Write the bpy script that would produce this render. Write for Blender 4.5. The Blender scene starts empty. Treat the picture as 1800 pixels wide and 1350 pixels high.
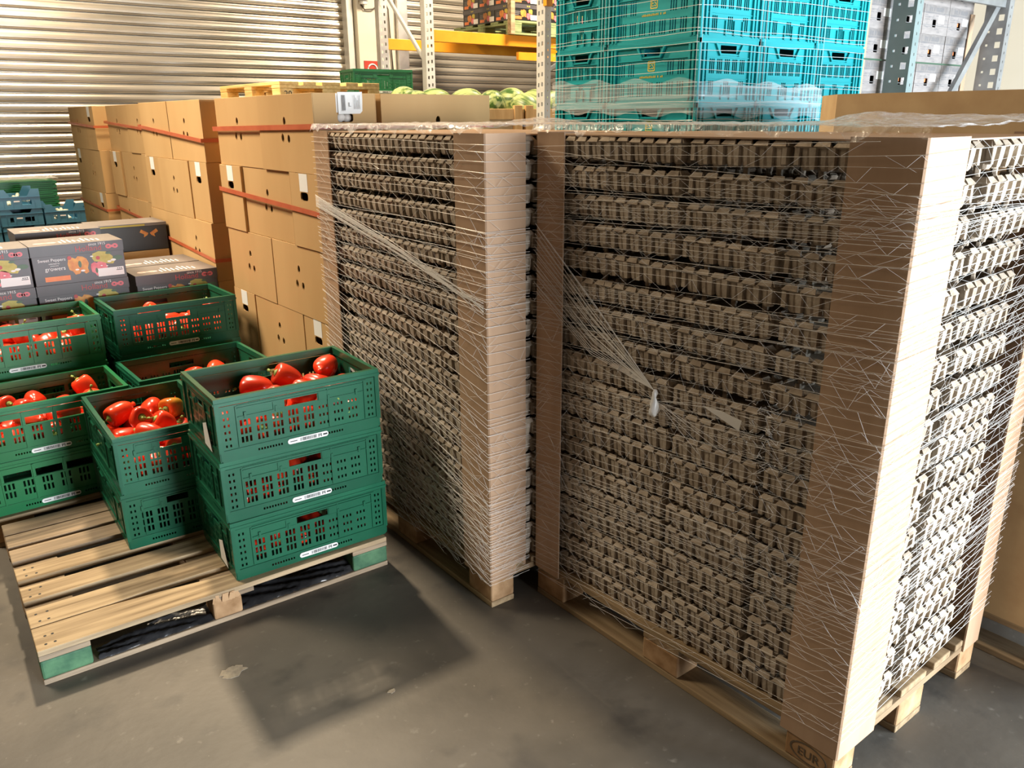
import bpy, bmesh, math, random
import numpy as np
from math import sin, cos, pi, radians as R
from mathutils import Vector, Matrix
from mathutils.geometry import tessellate_polygon
random.seed(7)
C = bpy.context.scene.collection
SC = bpy.context.scene

# ------------------------------------------------------------------ camera
# room frame: X runs to the right along the shutter wall, Y runs back to it, Z up
cam_d = bpy.data.cameras.new('camera'); cam_d.sensor_width = 36; cam_d.lens = 28.4
cam_d.clip_start = 0.05; cam_d.clip_end = 100
cam = bpy.data.objects.new('camera', cam_d); C.objects.link(cam)
cr = Vector((0.78532156, -0.61906607, -0.00522011)); cu = Vector((0.19768705, 0.24276926, 0.94972781)); cf = Vector((0.58667698, 0.74687368, -0.31303328))
cam.matrix_world = Matrix.Translation((0, 0, 1.674)) @ Matrix((cr, cu, -cf)).transposed().to_4x4()
SC.camera = cam

# ------------------------------------------------------------------ world, lights, exposure
w = bpy.data.worlds.new('world'); SC.world = w; w.use_nodes = True
w.node_tree.nodes['Background'].inputs[0].default_value = (1.0, 0.70, 0.44, 1)
w.node_tree.nodes['Background'].inputs[1].default_value = 0.088
SC.view_settings.view_transform = 'Standard'; SC.view_settings.look = 'None'
SC.view_settings.exposure = 0.0; SC.view_settings.gamma = 1.0
def area(name, loc, target, sx, sy, power, col, spread=180):
    l = bpy.data.lights.new(name, 'AREA'); l.shape = 'RECTANGLE'; l.size = sx; l.size_y = sy
    l.energy = power; l.color = col; l.spread = R(spread)
    o = bpy.data.objects.new(name, l); C.objects.link(o); o.location = loc
    o.rotation_euler = (Vector(target) - Vector(loc)).to_track_quat('-Z', 'Y').to_euler()
    return o
area('door_daylight', (5.4, -3.6, 1.35), (2.4, 1.6, 1.1), 2.6, 2.1, 930, (0.72, 0.87, 1.0))
area('gate_daylight', (2.3, -6.0, 1.15), (1.4, 3.0, 1.25), 1.9, 1.9, 1080, (0.90, 0.95, 1.0))
area('ceiling_lamp', (1.75, 6.4, 5.2), (1.4, 4.6, 0), 0.32, 0.32, 470, (1.0, 0.80, 0.54))
area('hall_lamp', (-.9, 5.2, 4.4), (1.5, 4.6, 0.6), 1.4, 1.4, 105, (1.0, 0.85, 0.64), 95)
area('rear_fill', (6.6, 5.8, 5.2), (6.0, 8.4, 1.8), 1.2, 1.2, 320, (1.0, 0.82, 0.60), 130)  # added fill that brightens the right shutter; no known lamp there

# ------------------------------------------------------------------ mesh builder
class MB:
    def __init__(s): s.v = []; s.f = []; s.m = []
    def add(s, vs, fs, mi=0, M=None):
        b = len(s.v)
        s.v += [tuple(M @ Vector(p)) if M else tuple(p) for p in vs]
        s.f += [tuple(b + i for i in f) for f in fs]; s.m += [mi] * len(fs)
    def box(s, x0, y0, z0, x1, y1, z1, mi=0, M=None):
        s.add([(x0,y0,z0),(x1,y0,z0),(x1,y1,z0),(x0,y1,z0),(x0,y0,z1),(x1,y0,z1),(x1,y1,z1),(x0,y1,z1)],
              [(3,2,1,0),(4,5,6,7),(0,1,5,4),(1,2,6,5),(2,3,7,6),(3,0,4,7)], mi, M)
    def prism(s, poly, z0, z1, mi=0, M=None):
        n = len(poly)
        if sum(poly[i][0]*poly[(i+1)%n][1]-poly[(i+1)%n][0]*poly[i][1] for i in range(n)) < 0: poly = poly[::-1]
        tri = tessellate_polygon([[Vector((a, b, 0)) for a, b in poly]])
        vs = [(a,b,z0) for a,b in poly] + [(a,b,z1) for a,b in poly]
        fs = []
        for t in tri:
            a,b,c = [poly[i] for i in t]
            if (b[0]-a[0])*(c[1]-a[1])-(b[1]-a[1])*(c[0]-a[0]) < 0: t = t[::-1]
            fs.append(tuple(i+n for i in t)); fs.append(tuple(t[::-1]))
        fs += [(i,(i+1)%n,(i+1)%n+n,i+n) for i in range(n)]
        s.add(vs, fs, mi, M)
    def tube(s, pts, r, n=5, mi=0, M=None):
        pts = [Vector(p) for p in pts]; vs = []; fs = []
        for i, p in enumerate(pts):
            d = (pts[min(i+1,len(pts)-1)] - pts[max(i-1,0)])
            d = d.normalized() if d.length > 1e-9 else Vector((0,0,1))
            a = d.cross(Vector((0,0,1)) if abs(d.z) < .9 else Vector((1,0,0))).normalized(); b = d.cross(a)
            rr = r[i] if isinstance(r, (list, tuple)) else r
            vs += [p + (a*cos(2*pi*k/n) + b*sin(2*pi*k/n))*rr for k in range(n)]
        for i in range(len(pts)-1):
            for k in range(n):
                fs.append((i*n+k, i*n+(k+1)%n, (i+1)*n+(k+1)%n, (i+1)*n+k))
        fs.append(tuple(range(n))[::-1]); fs.append(tuple((len(pts)-1)*n+k for k in range(n)))
        s.add(vs, fs, mi, M)
    def lathe(s, prof, n=16, mi=0, M=None, fr=None):
        vs = []; fs = []
        for r, z in prof:
            for k in range(n):
                a = 2*pi*k/n; q = r*(fr(a, z) if fr else 1); vs.append((q*cos(a), q*sin(a), z))
        for i in range(len(prof)-1):
            for k in range(n): fs.append((i*n+k, i*n+(k+1)%n, (i+1)*n+(k+1)%n, (i+1)*n+k))
        fs.append(tuple(range(n))[::-1]); fs.append(tuple((len(prof)-1)*n+k for k in range(n)))
        s.add(vs, fs, mi, M)
    def slots(s, W, H, holes, t, mi=0, M=None, x0=0, z0=0):
        """plate in the XZ plane from y=0 to y=t with rectangular openings (xa,xb,za,zb)"""
        xs = sorted({x0, x0+W} | {round(min(max(h[i], x0), x0+W), 5) for h in holes for i in (0,1)})
        zs = sorted({z0, z0+H} | {round(min(max(h[i], z0), z0+H), 5) for h in holes for i in (2,3)})
        nx, nz = len(xs)-1, len(zs)-1
        ho = np.zeros((nx, nz), bool); xm = (np.array(xs[1:])+np.array(xs[:-1]))/2; zm = (np.array(zs[1:])+np.array(zs[:-1]))/2
        for a,b,c,d in holes:
            ho[np.ix_((xm>a)&(xm<b), (zm>c)&(zm<d))] = True
        for j in range(nz):
            i = 0
            while i < nx:
                if ho[i,j]:
                    i += 1; continue
                k = i
                while k < nx and not ho[k,j]: k += 1
                xa,xb,za,zb = xs[i],xs[k],zs[j],zs[j+1]
                fs = [(0,1,2,3),(7,6,5,4)]
                fs.append((1,5,6,2)); fs.append((4,0,3,7))
                s.add([(xa,0,za),(xb,0,za),(xb,0,zb),(xa,0,zb),(xa,t,za),(xb,t,za),(xb,t,zb),(xa,t,zb)], fs, mi, M)
                i = k
            # horizontal walls of openings
            for i in range(nx):
                lo = ho[i,j-1] if j > 0 else True
                if (not ho[i,j]) and lo: s.add([(xs[i],0,zs[j]),(xs[i+1],0,zs[j]),(xs[i+1],t,zs[j]),(xs[i],t,zs[j])],[(3,2,1,0)],mi,M)
                hi = ho[i,j+1] if j < nz-1 else True
                if (not ho[i,j]) and hi: s.add([(xs[i],0,zs[j+1]),(xs[i+1],0,zs[j+1]),(xs[i+1],t,zs[j+1]),(xs[i],t,zs[j+1])],[(0,1,2,3)],mi,M)
    def holed(s, outer, holes, t, mi=0, M=None):
        """plate in the XZ plane from y=0 to y=t with shaped openings"""
        loops = [outer] + holes
        flat = [p for l in loops for p in l]; n = len(flat)
        tri = tessellate_polygon([[Vector((a, b, 0)) for a, b in l] for l in loops])
        fs = []
        for q in tri:
            a,b,c = [flat[i] for i in q]
            if (b[0]-a[0])*(c[1]-a[1])-(b[1]-a[1])*(c[0]-a[0]) < 0: q = q[::-1]
            fs.append(tuple(q)); fs.append(tuple(i+n for i in q[::-1]))
        o = 0
        for l in loops:
            k = len(l); fs += [(o+i, o+i+n, o+(i+1)%k+n, o+(i+1)%k) for i in range(k)]; o += k
        s.add([(a,0,b) for a,b in flat] + [(a,t,b) for a,b in flat], fs, mi, M)
    def mesh(s, name, mats, smooth=False):
        me = bpy.data.meshes.new(name); me.from_pydata(s.v, [], s.f); me.validate()
        for m in (mats if isinstance(mats, (list, tuple)) else [mats]): me.materials.append(m)
        if len(me.polygons) == len(s.m): me.polygons.foreach_set('material_index', s.m)
        if smooth: me.polygons.foreach_set('use_smooth', [True]*len(me.polygons))
        me.update(); return me
    def build(s, name, mats, parent=None, smooth=False, bevel=0):
        return link(name, s.mesh(name, mats, smooth), parent, bevel)
def link(name, me, parent=None, bevel=0):
    o = bpy.data.objects.new(name, me); C.objects.link(o)
    if parent: o.parent = parent
    if bevel:
        b = o.modifiers.new('bevel', 'BEVEL'); b.width = bevel; b.segments = 2; b.limit_method = 'ANGLE'; b.angle_limit = R(40)
    return o
def tag(o, label=None, cat=None, group=None, kind=None):
    if label: o['label'] = label
    if cat: o['category'] = cat
    if group: o['group'] = group
    if kind: o['kind'] = kind
    return o
def thing(name, label=None, cat=None, loc=(0,0,0), rz=0, group=None):
    o = bpy.data.objects.new(name, None); C.objects.link(o); o.empty_display_size = .05
    o.location = loc; o.rotation_euler = (0, 0, rz)
    return tag(o, label, cat, group)
def dup(root, loc, rot=(0,0,0), label=None, group=None):
    kids = [c for c in root.children]
    r = root.copy(); C.objects.link(r); r.location = loc
    r.rotation_euler = rot if isinstance(rot, (tuple, list)) else (0, 0, rot)
    if label: r['label'] = label
    if group: r['group'] = group
    for ch in kids:
        c = ch.copy(); C.objects.link(c); c.parent = r
        for g in ch.children:
            d = g.copy(); C.objects.link(d); d.parent = c
    return r
def kids_only(root):   # remove a prototype and its parts once copies are placed
    for c in list(root.children):
        for g in list(c.children): bpy.data.objects.remove(g)
        bpy.data.objects.remove(c)
    bpy.data.objects.remove(root)
def RZ(a): return Matrix.Rotation(a, 4, 'Z')
def T(x, y, z): return Matrix.Translation((x, y, z))
def oval(cx, cz, rx, rz, n=12): return [(cx+rx*cos(2*pi*k/n), cz+rz*sin(2*pi*k/n)) for k in range(n)]
def rrect(cx, cz, w, h, r, n=4):
    out = []
    for qx, qz, a0 in ((1,1,0),(-1,1,90),(-1,-1,180),(1,-1,270)):
        for k in range(n+1):
            a = R(a0+90*k/n); out.append((cx+qx*(w/2-r)+r*cos(a), cz+qz*(h/2-r)+r*sin(a)))
    return out
def text_mesh(txt, size, depth=.0004, spacing=1.0, align='CENTER'):
    cu_ = bpy.data.curves.new('t', 'FONT'); cu_.body = txt; cu_.size = size; cu_.extrude = depth; cu_.align_x = align; cu_.space_character = spacing
    cu_.resolution_u = 3
    o = bpy.data.objects.new('t', cu_); me = bpy.data.meshes.new_from_object(o)
    bpy.data.objects.remove(o); bpy.data.curves.remove(cu_); return me
def text_part(name, txt, size, parent, mat, x, y, z, face='-Y', spacing=1.0, rot=0, depth=.0004):
    me = text_mesh(txt, size, depth, spacing); me.materials.clear(); me.materials.append(mat)
    B = Matrix.Rotation(pi/2, 4, 'X')
    if face == '-X': B = RZ(-pi/2) @ B
    if face == '+Z': B = Matrix.Identity(4)
    if face == '+X': B = RZ(pi/2) @ B
    me.transform(T(x, y, z) @ B @ RZ(rot)); me.name = name
    return link(name, me, parent)

# ------------------------------------------------------------------ materials
def mat(name, c1, c2=None, scale=6, rough=.6, metal=0, bump=0, bscale=60, stretch=(1,1,1), rnd=.0, spec=.5, detail=4, contrast=(.35,.65), coat=0, transm=0, sss=0):
    m = bpy.data.materials.new(name); m.use_nodes = True; nt = m.node_tree; N = nt.nodes; L = nt.links
    b = N['Principled BSDF']; b.inputs['Roughness'].default_value = rough; b.inputs['Metallic'].default_value = metal
    b.inputs['Specular IOR Level'].default_value = spec; b.inputs['Coat Weight'].default_value = coat
    b.inputs['Base Color'].default_value = (*c1, 1)
    tc = N.new('ShaderNodeTexCoord'); mp = N.new('ShaderNodeMapping'); mp.inputs['Scale'].default_value = stretch
    L.new(tc.outputs['Object'], mp.inputs[0])
    col = None
    if c2:
        n = N.new('ShaderNodeTexNoise'); n.inputs['Scale'].default_value = scale; n.inputs['Detail'].default_value = detail
        L.new(mp.outputs[0], n.inputs['Vector'])
        r = N.new('ShaderNodeValToRGB'); r.color_ramp.elements[0].position = contrast[0]; r.color_ramp.elements[1].position = contrast[1]
        r.color_ramp.elements[0].color = (*c1, 1); r.color_ramp.elements[1].color = (*c2, 1)
        L.new(n.outputs['Fac'], r.inputs[0]); col = r.outputs[0]
        if rnd:   # a different patch of the pattern on every object
            oi0 = N.new('ShaderNodeObjectInfo'); vm = N.new('ShaderNodeVectorMath'); vm.operation = 'SCALE'
            cb = N.new('ShaderNodeCombineXYZ'); L.new(oi0.outputs['Random'], cb.inputs[0]); L.new(oi0.outputs['Random'], cb.inputs[1])
            vm.inputs['Scale'].default_value = 37; L.new(cb.outputs[0], vm.inputs[0]); L.new(vm.outputs[0], mp.inputs['Location'])
    if rnd:
        oi = N.new('ShaderNodeObjectInfo'); mr = N.new('ShaderNodeMapRange'); mr.inputs[3].default_value = 1-rnd; mr.inputs[4].default_value = 1+rnd
        L.new(oi.outputs['Random'], mr.inputs[0]); hs = N.new('ShaderNodeHueSaturation'); L.new(mr.outputs[0], hs.inputs['Value'])
        if col: L.new(col, hs.inputs['Color'])
        else: hs.inputs['Color'].default_value = (*c1, 1)
        col = hs.outputs[0]
    if col: L.new(col, b.inputs['Base Color'])
    if bump:
        n2 = N.new('ShaderNodeTexNoise'); n2.inputs['Scale'].default_value = bscale; n2.inputs['Detail'].default_value = 3
        L.new(mp.outputs[0], n2.inputs['Vector']); bp = N.new('ShaderNodeBump'); bp.inputs['Strength'].default_value = bump; bp.inputs['Distance'].default_value = .004
        L.new(n2.outputs['Fac'], bp.inputs['Height']); L.new(bp.outputs[0], b.inputs['Normal'])
    return m
kraft = mat('kraft_board', (.50,.31,.135), (.56,.36,.165), 3, .75, rnd=.05, spec=.25, stretch=(1,1,.3))
kraft_edge = mat('kraft_protector', (.41,.265,.165), (.46,.305,.195), 5, .62, rnd=.03, spec=.3, stretch=(3,3,.4))
kraft_grey = mat('kraft_sheet', (.46,.30,.15), (.54,.37,.19), 9, .75, spec=.25)
pulp = mat('egg_tray_pulp', (.32,.255,.19), (.47,.395,.31), 22, .92, bump=.5, bscale=120, rnd=.10, spec=.15)
wood = mat('pallet_wood', (.21,.14,.075), (.36,.26,.15), 5, .8, bump=.25, bscale=40, stretch=(.6,9,9), rnd=.10, spec=.2, contrast=(.3,.7))
wood_x = mat('pallet_wood_cross', (.20,.13,.07), (.33,.23,.135), 5, .8, bump=.25, bscale=40, stretch=(9,.6,9), rnd=.10, spec=.2, contrast=(.3,.7))
wood_raw = mat('weathered_deck_wood', (.20,.14,.08), (.48,.36,.22), 3.5, .8, bump=.3, bscale=45, stretch=(.7,11,11), rnd=.12, spec=.2, contrast=(.28,.62))
wood_grey = mat('grey_deck_wood', (.19,.145,.10), (.36,.27,.18), 4, .8, bump=.3, bscale=45, stretch=(.7,11,11), rnd=.1, spec=.2)
block_brown = mat('block_wood', (.30,.17,.08), (.52,.33,.18), 14, .85, bump=.5, bscale=30, rnd=.12, spec=.2)
block_green = mat('green_painted_block', (.03,.10,.05), (.08,.19,.09), 18, .7, bump=.3)
wood_yellow = mat('yellow_pallet_wood', (.62,.42,.16), (.78,.58,.27), 5, .75, stretch=(.7,8,8), rnd=.06, spec=.2)
wood_bin = mat('bin_frame_wood', (.60,.33,.12), (.74,.46,.20), 6, .7, stretch=(2,2,.5), spec=.25)
wood_mint = mat('green_stained_wood', (.20,.25,.10), (.31,.36,.17), 6, .8, stretch=(1,8,8))
green = mat('green_crate_plastic', (.007,.086,.044), (.011,.108,.055), 4, .27, rnd=.10, spec=.4)
green_l = mat('bright_green_crate_plastic', (.010,.135,.046), (.016,.165,.060), 4, .28, rnd=.06, spec=.4)
green_dk = mat('bottle_green_crate_plastic', (.010,.12,.04), (.016,.15,.055), 4, .4, rnd=.1)
turq = mat('turquoise_crate_plastic', (.002,.26,.285), (.004,.30,.325), 3, .5, rnd=.09, spec=.25)
blue = mat('blue_crate_plastic', (.035,.135,.22), (.05,.175,.27), 4, .4, rnd=.08)
white_lab = mat('white_label_paper', (.80,.80,.78), None, rough=.6)
black_ink = mat('black_ink', (.02,.02,.02), None, rough=.7)
band_ink = mat('pale_grey_print', (.17,.15,.14), (.23,.205,.19), 30, .6)
brand_ink = mat('burnt_stamp', (.12,.085,.05), None, rough=.8)
grey_ink = mat('grey_ink', (.16,.15,.15), None, rough=.7)
strap_m = mat('orange_red_strap', (.47,.10,.04), (.54,.135,.055), 12, .35)
pep_red = mat('red_pepper_skin', (.66,.026,.008), (.80,.06,.016), 5, .27, rnd=.18, spec=.45, coat=.15)
pep_or = mat('orange_pepper_skin', (.70,.10,.01), (.50,.30,.03), 9, .18, rnd=.1, spec=.6, coat=.4)
pep_stem = mat('pepper_stem', (.20,.30,.05), (.33,.42,.10), 20, .6)
net_m = mat('white_net_strand', (.88,.86,.82), None, rough=.25, spec=.8)
_N = net_m.node_tree.nodes; _L = net_m.node_tree.links; _mx = _N.new('ShaderNodeMixShader'); _tr = _N.new('ShaderNodeBsdfTransparent'); _mx.inputs[0].default_value = .62
_L.new(_tr.outputs[0], _mx.inputs[1]); _L.new(_N['Principled BSDF'].outputs[0], _mx.inputs[2]); _L.new(_mx.outputs[0], _N['Material Output'].inputs[0])
steel = mat('galvanised_steel', (.55,.55,.55), (.70,.70,.69), 7, .38, metal=.85)
steel_p = mat('light_grey_steel', (.60,.60,.58), (.68,.68,.66), 7, .45, metal=.25)
rack_green = mat('grey_green_upright', (.17,.22,.215), (.21,.265,.255), 6, .45, metal=.2)
steel_d = mat('shaded_zinc_steel', (.26,.26,.26), (.36,.36,.355), 9, .45, metal=.6)  # zinc steel with the shading of the right rack put into its colour
orange_m = mat('orange_beam_paint', (.78,.29,.012), (.84,.34,.02), 6, .42)
wall_m = mat('cream_wall_paint', (.60,.55,.45), (.66,.61,.50), 2, .8)
wall_g = mat('pale_wall_paint', (.62,.62,.54), (.67,.67,.60), 1.5, .8)
carton = mat('grey_carton_board', (.075,.068,.072), (.09,.082,.086), 5, .42, spec=.4)
carton_top = mat('carton_lid_board', (.15,.132,.125), (.18,.158,.148), 5, .38, spec=.5)
carton_black = mat('black_carton_board', (.018,.017,.016), None, rough=.4)
ink_red = mat('red_print', (.45,.055,.055), None, rough=.5)
ink_pink = mat('pink_print', (.60,.10,.13), (.72,.20,.22), 30, .5)
ink_pale = mat('pale_pink_print', (.80,.40,.34), (.72,.52,.48), 30, .5)
ink_white = mat('white_print', (.75,.72,.70), None, rough=.5)
ink_orange = mat('orange_print', (.80,.24,.07), (.76,.19,.05), 30, .5)
ink_yellow = mat('yellow_print', (.42,.34,.05), (.52,.44,.10), 30, .5)
ink_amber = mat('amber_print', (.55,.16,.03), (.70,.33,.06), 30, .5)
ink_green = mat('dark_green_print', (.07,.13,.07), None, rough=.5)
ink_gold = mat('yellow_logo_print', (.55,.45,.06), None, rough=.5)
beige = mat('beige_printed_board', (.235,.205,.19), (.29,.255,.235), 14, .7, stretch=(1,1,4))
strap_gr = mat('green_strap', (.05,.10,.06), None, rough=.5)
red_sign = mat('red_sign_plate', (.42,.035,.018), None, rough=.45)
melon_m = mat('melon_rind', (.05,.12,.02), (.40,.47,.18), 3.6, .4, stretch=(7,7,.5), rnd=.08, contrast=(.42,.56))
black_film = mat('black_plastic_film', (.018,.018,.019), (.03,.03,.032), 9, .28, bump=.8, bscale=30)
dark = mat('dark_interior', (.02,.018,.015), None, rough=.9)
rubber = mat('dark_rubber', (.03,.03,.03), None, rough=.8)
cable_m = mat('dark_cable', (.08,.065,.05), None, rough=.6)

def film_mat(name, dens=.16, rough=.12, tint=(.95,.95,.95), bscale=14, bst=.9, squash=(1,1,1)):
    m = bpy.data.materials.new(name); m.use_nodes = True; nt = m.node_tree; N = nt.nodes; L = nt.links
    for n in list(N): N.remove(n)
    out = N.new('ShaderNodeOutputMaterial'); mix = N.new('ShaderNodeMixShader'); tr = N.new('ShaderNodeBsdfTransparent')
    pr = N.new('ShaderNodeBsdfPrincipled'); pr.inputs['Base Color'].default_value = (*tint, 1); pr.inputs['Roughness'].default_value = rough
    tc = N.new('ShaderNodeTexCoord'); no = N.new('ShaderNodeTexNoise'); no.inputs['Scale'].default_value = bscale; no.inputs['Detail'].default_value = 5
    no.inputs['Distortion'].default_value = 1.5
    mp = N.new('ShaderNodeMapping'); mp.inputs['Scale'].default_value = squash; L.new(tc.outputs['Object'], mp.inputs[0]); L.new(mp.outputs[0], no.inputs['Vector']); bp = N.new('ShaderNodeBump'); bp.inputs['Strength'].default_value = bst; bp.inputs['Distance'].default_value = .02
    L.new(no.outputs['Fac'], bp.inputs['Height']); L.new(bp.outputs[0], pr.inputs['Normal'])
    ra = N.new('ShaderNodeValToRGB'); ra.color_ramp.elements[0].position = .45; ra.color_ramp.elements[1].position = .75
    ra.color_ramp.elements[0].color = (dens*.6,)*3 + (1,); ra.color_ramp.elements[1].color = (min(1,dens*2.6),)*3 + (1,)
    L.new(no.outputs['Fac'], ra.inputs[0]); lw = N.new('ShaderNodeLayerWeight'); lw.inputs[0].default_value = .25
    ad = N.new('ShaderNodeMath'); ad.operation = 'ADD'; ad.use_clamp = True; ml = N.new('ShaderNodeMath'); ml.operation = 'MULTIPLY'; ml.inputs[1].default_value = .35
    L.new(lw.outputs['Facing'], ml.inputs[0]); L.new(ml.outputs[0], ad.inputs[0]); L.new(ra.outputs[0], ad.inputs[1])
    L.new(ad.outputs[0], mix.inputs[0]); L.new(tr.outputs[0], mix.inputs[1]); L.new(pr.outputs[0], mix.inputs[2]); L.new(mix.outputs[0], out.inputs[0])
    return m
film_m = film_mat('clear_stretch_film', .13, .13)
film_band = film_mat('hazy_stretch_film', .13, .2, bscale=3, bst=.2, squash=(.5,.5,14))

def floor_mat():
    m = mat('concrete_floor', (.084,.074,.061), (.158,.138,.112), 1.9, .5, bump=.2, bscale=25, spec=.35, detail=9, contrast=(.33,.67))
    nt = m.node_tree; N = nt.nodes; L = nt.links; b = N['Principled BSDF']
    src = b.inputs['Base Color'].links[0].from_socket
    tc = N.new('ShaderNodeTexCoord')
    def spots(prev, scale, lo, hi, col, det=6):
        n = N.new('ShaderNodeTexNoise'); n.inputs['Scale'].default_value = scale; n.inputs['Detail'].default_value = det
        L.new(tc.outputs['Object'], n.inputs['Vector']); r = N.new('ShaderNodeValToRGB')
        r.color_ramp.elements[0].position = lo; r.color_ramp.elements[1].position = hi; L.new(n.outputs['Fac'], r.inputs[0])
        mx = N.new('ShaderNodeMix'); mx.data_type = 'RGBA'; L.new(r.outputs[0], mx.inputs['Factor']); L.new(prev, mx.inputs['A']); mx.inputs['B'].default_value = (*col, 1)
        return mx.outputs['Result']
    c = spots(src, 26, .64, .78, (.21,.19,.16), 8); c = spots(c, 5, .56, .70, (.075,.067,.058), 9); c = spots(c, 90, .74, .80, (.30,.27,.23), 3)
    L.new(c, b.inputs['Base Color'])
    return m

# ------------------------------------------------------------------ the setting
m_ = MB(); m_.add([(-6,-8,0),(12,-8,0),(12,12,0),(-6,12,0)], [(0,1,2,3)]); fl = m_.build('floor', floor_mat()); tag(fl, kind='structure')
def splat(x, y, r, seed, label):
    rr = random.Random(seed); b = MB(); n = 22
    poly = [(r*(.55+.6*rr.random())*cos(2*pi*k/n)*1.25, r*(.5+.5*rr.random())*sin(2*pi*k/n)) for k in range(n)]
    b.prism(poly, .0002, .0012)
    o = b.build('paint_splat', mat('dried_pale_paint', (.36,.31,.23), (.26,.22,.17), 60, .8)); o.location = (x, y, 0); tag(o, label, 'paint splat')
splat(.633, 2.255, .036, 3, 'pale dried splat on the lit floor in front of the half-empty pallet')
splat(.98, 1.857, .011, 5, 'small white fleck on the floor inside the shadow of the crate stack')
def shutter(name, x0, x1, y, z1):
    b = MB(); p = .0915; prof = []
    nz = int(z1/p)
    for k in range(nz):
        z = k*p
        prof += [(0.024, z), (0.024, z+.004), (-.010, z+.0055), (-.012, z+.010), (-.003, z+.014), (-.013, z+.026), (-.016, z+.045), (-.012, z+.064), (-.004, z+.080), (-.002, z+.0895)]
    vs = []; fs = []
    for dy, z in prof: vs += [(x0, y+dy, z), (x1, y+dy, z)]
    for i in range(len(prof)-1): fs.append((2*i, 2*i+1, 2*i+3, 2*i+2))
    b.add(vs, fs); o = b.build(name, shut_m, smooth=False); tag(o, kind='structure'); return o
shut_m = mat('shutter_zinc', (.37,.335,.285), (.52,.475,.41), 1.3, .32, metal=.72, stretch=(1,1,6))
shutter('door_1', -3.0, 4.80, 9.2, 4.4); shutter('door_2', 5.52, 10.5, 9.2, 4.4)
b = MB(); b.box(-4, 9.26, 0, 12, 9.36, 5); o = b.build('wall_back', wall_m); tag(o, kind='structure')
b = MB(); b.box(4.86, 9.02, 0, 5.30, 9.26, 5); b.box(5.30, 9.12, 0, 5.44, 9.26, 5)
o = b.build('trim_1', wall_m, bevel=.01); tag(o, 'cream wall pillar between the two roller shutters', kind='structure')
b = MB()
b.box(4.76,9.08,0,4.84,9.26,5); o = b.build('trim_2', steel_p, bevel=.006); tag(o, 'steel guide rail of the left roller shutter', kind='structure')
b = MB(); b.box(5.42,9.06,0,5.56,9.26,5); o = b.build('trim_3', steel, bevel=.006); tag(o, 'steel guide rail of the right roller shutter', kind='structure')
b = MB(); b.box(6.5, -1.0, 0, 6.62, 6.0, 5); o = b.build('wall_right', wall_g); tag(o, kind='structure')
# sign and cable on the pillar
t = thing('fire_hose_sign', 'red square fire hose sign on the cream pillar behind the green crates', 'sign', (5.02, 9.01, 2.21))
b = MB(); b.box(-.105,0,-.105,.105,.008,.105); b.build('plate', red_sign, t)
b = MB(); b.tube([(.06*cos(a), -.002, .01+.06*sin(a)) for a in [R(q) for q in range(-60, 231, 15)]] , .009, 5); b.tube([(.052,-.002,-.02),(.075,-.002,-.075)], .009, 5); b.build('hose_symbol', ink_white, t)
b = MB(); b.tube([(4.90,9.0,2.92),(4.95,9.0,2.86),(5.05,8.99,2.87),(5.16,8.99,2.93),(5.22,9.0,2.96),(5.26,9.0,2.88),(5.27,9.0,2.60),(5.29,9.0,2.2)], .008, 6)
tag(b.build('cable', cable_m, smooth=True), 'dark cable looping across the cream pillar', 'cable')
b = MB(); b.tube([(4.93,8.98,3.3),(4.93,8.98,2.95)], .06, 12); b.tube([(4.93,8.98,2.95),(4.93,8.98,2.91)], .045, 12)
tag(b.build('pipe', steel_p, smooth=False), 'grey pipe ending at the top of the cream pillar', 'pipe')

# ------------------------------------------------------------------ pallets
def pallet(label, loc, rz, L=1.2, W=.8, zs=1.0, nb=None, deck=wood, cross=wood_x, blk=block_brown, group=None, name='pallet'):
    t = thing(name, label, 'pallet', loc, rz, group)
    boards = nb or [(0,.145),(.18,.10),(.3275,.145),(.52,.10),(.655,.145)]
    for y, wd in boards:
        b = MB(); b.box(0, y, .122*zs, L, y+wd, .144*zs); b.build('deck_board', deck, t, bevel=.003)
    for x in (0, L/2-.0725, L-.145):
        b = MB(); b.box(x, 0, .100*zs, x+.145, W, .1215*zs); b.build('cross_board', cross, t, bevel=.002)
        for y, wd in ((0,.1),(W/2-.0725,.145),(W-.1,.1)):
            b = MB(); b.box(x, y, .0222*zs, x+.145, y+wd, .0998*zs); b.build('block', blk, t, bevel=.006)
    for y, wd in ((0,.1),(W/2-.0725,.145),(W-.1,.1)):
        b = MB(); b.box(0, y, 0, L, y+wd, .022*zs); b.build('bottom_board', cross if cross is not wood_x else deck, t, bevel=.003)
    return t
RO = (1.684, .803); MO = (1.488, 2.018); MR = R(-1.0)
pR = pallet('wooden pallet under the nearest wrapped egg tray stack', (RO[0]+.8, RO[1], 0), pi/2, L=1.195)
# stamped oval mark on the near corner block, facing the aisle
b = MB(); ring = oval(.075, .06, .055, .03, 28); rin = oval(.075, .06, .050, .026, 28)
b.holed(ring, [rin], .0012, M=T(0, .8012, 0) @ Matrix.Rotation(pi, 4, 'Z') @ T(-.15, 0, 0)); b.build('stamp_ring', brand_ink, pR)
me = text_mesh('EUR', .036); me.materials.clear(); me.materials.append(brand_ink)
me.transform(T(.075, .8012, .047) @ RZ(pi) @ Matrix.Rotation(pi/2, 4, 'X')); link('stamp_lettering', me, pR)
MX = T(MO[0], MO[1], 0) @ RZ(MR)
p_ = MX @ Vector((.8, 0, 0)); pM = pallet('wooden pallet under the wrapped egg tray stack beside the brown boxes', p_, pi/2+MR)
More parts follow.
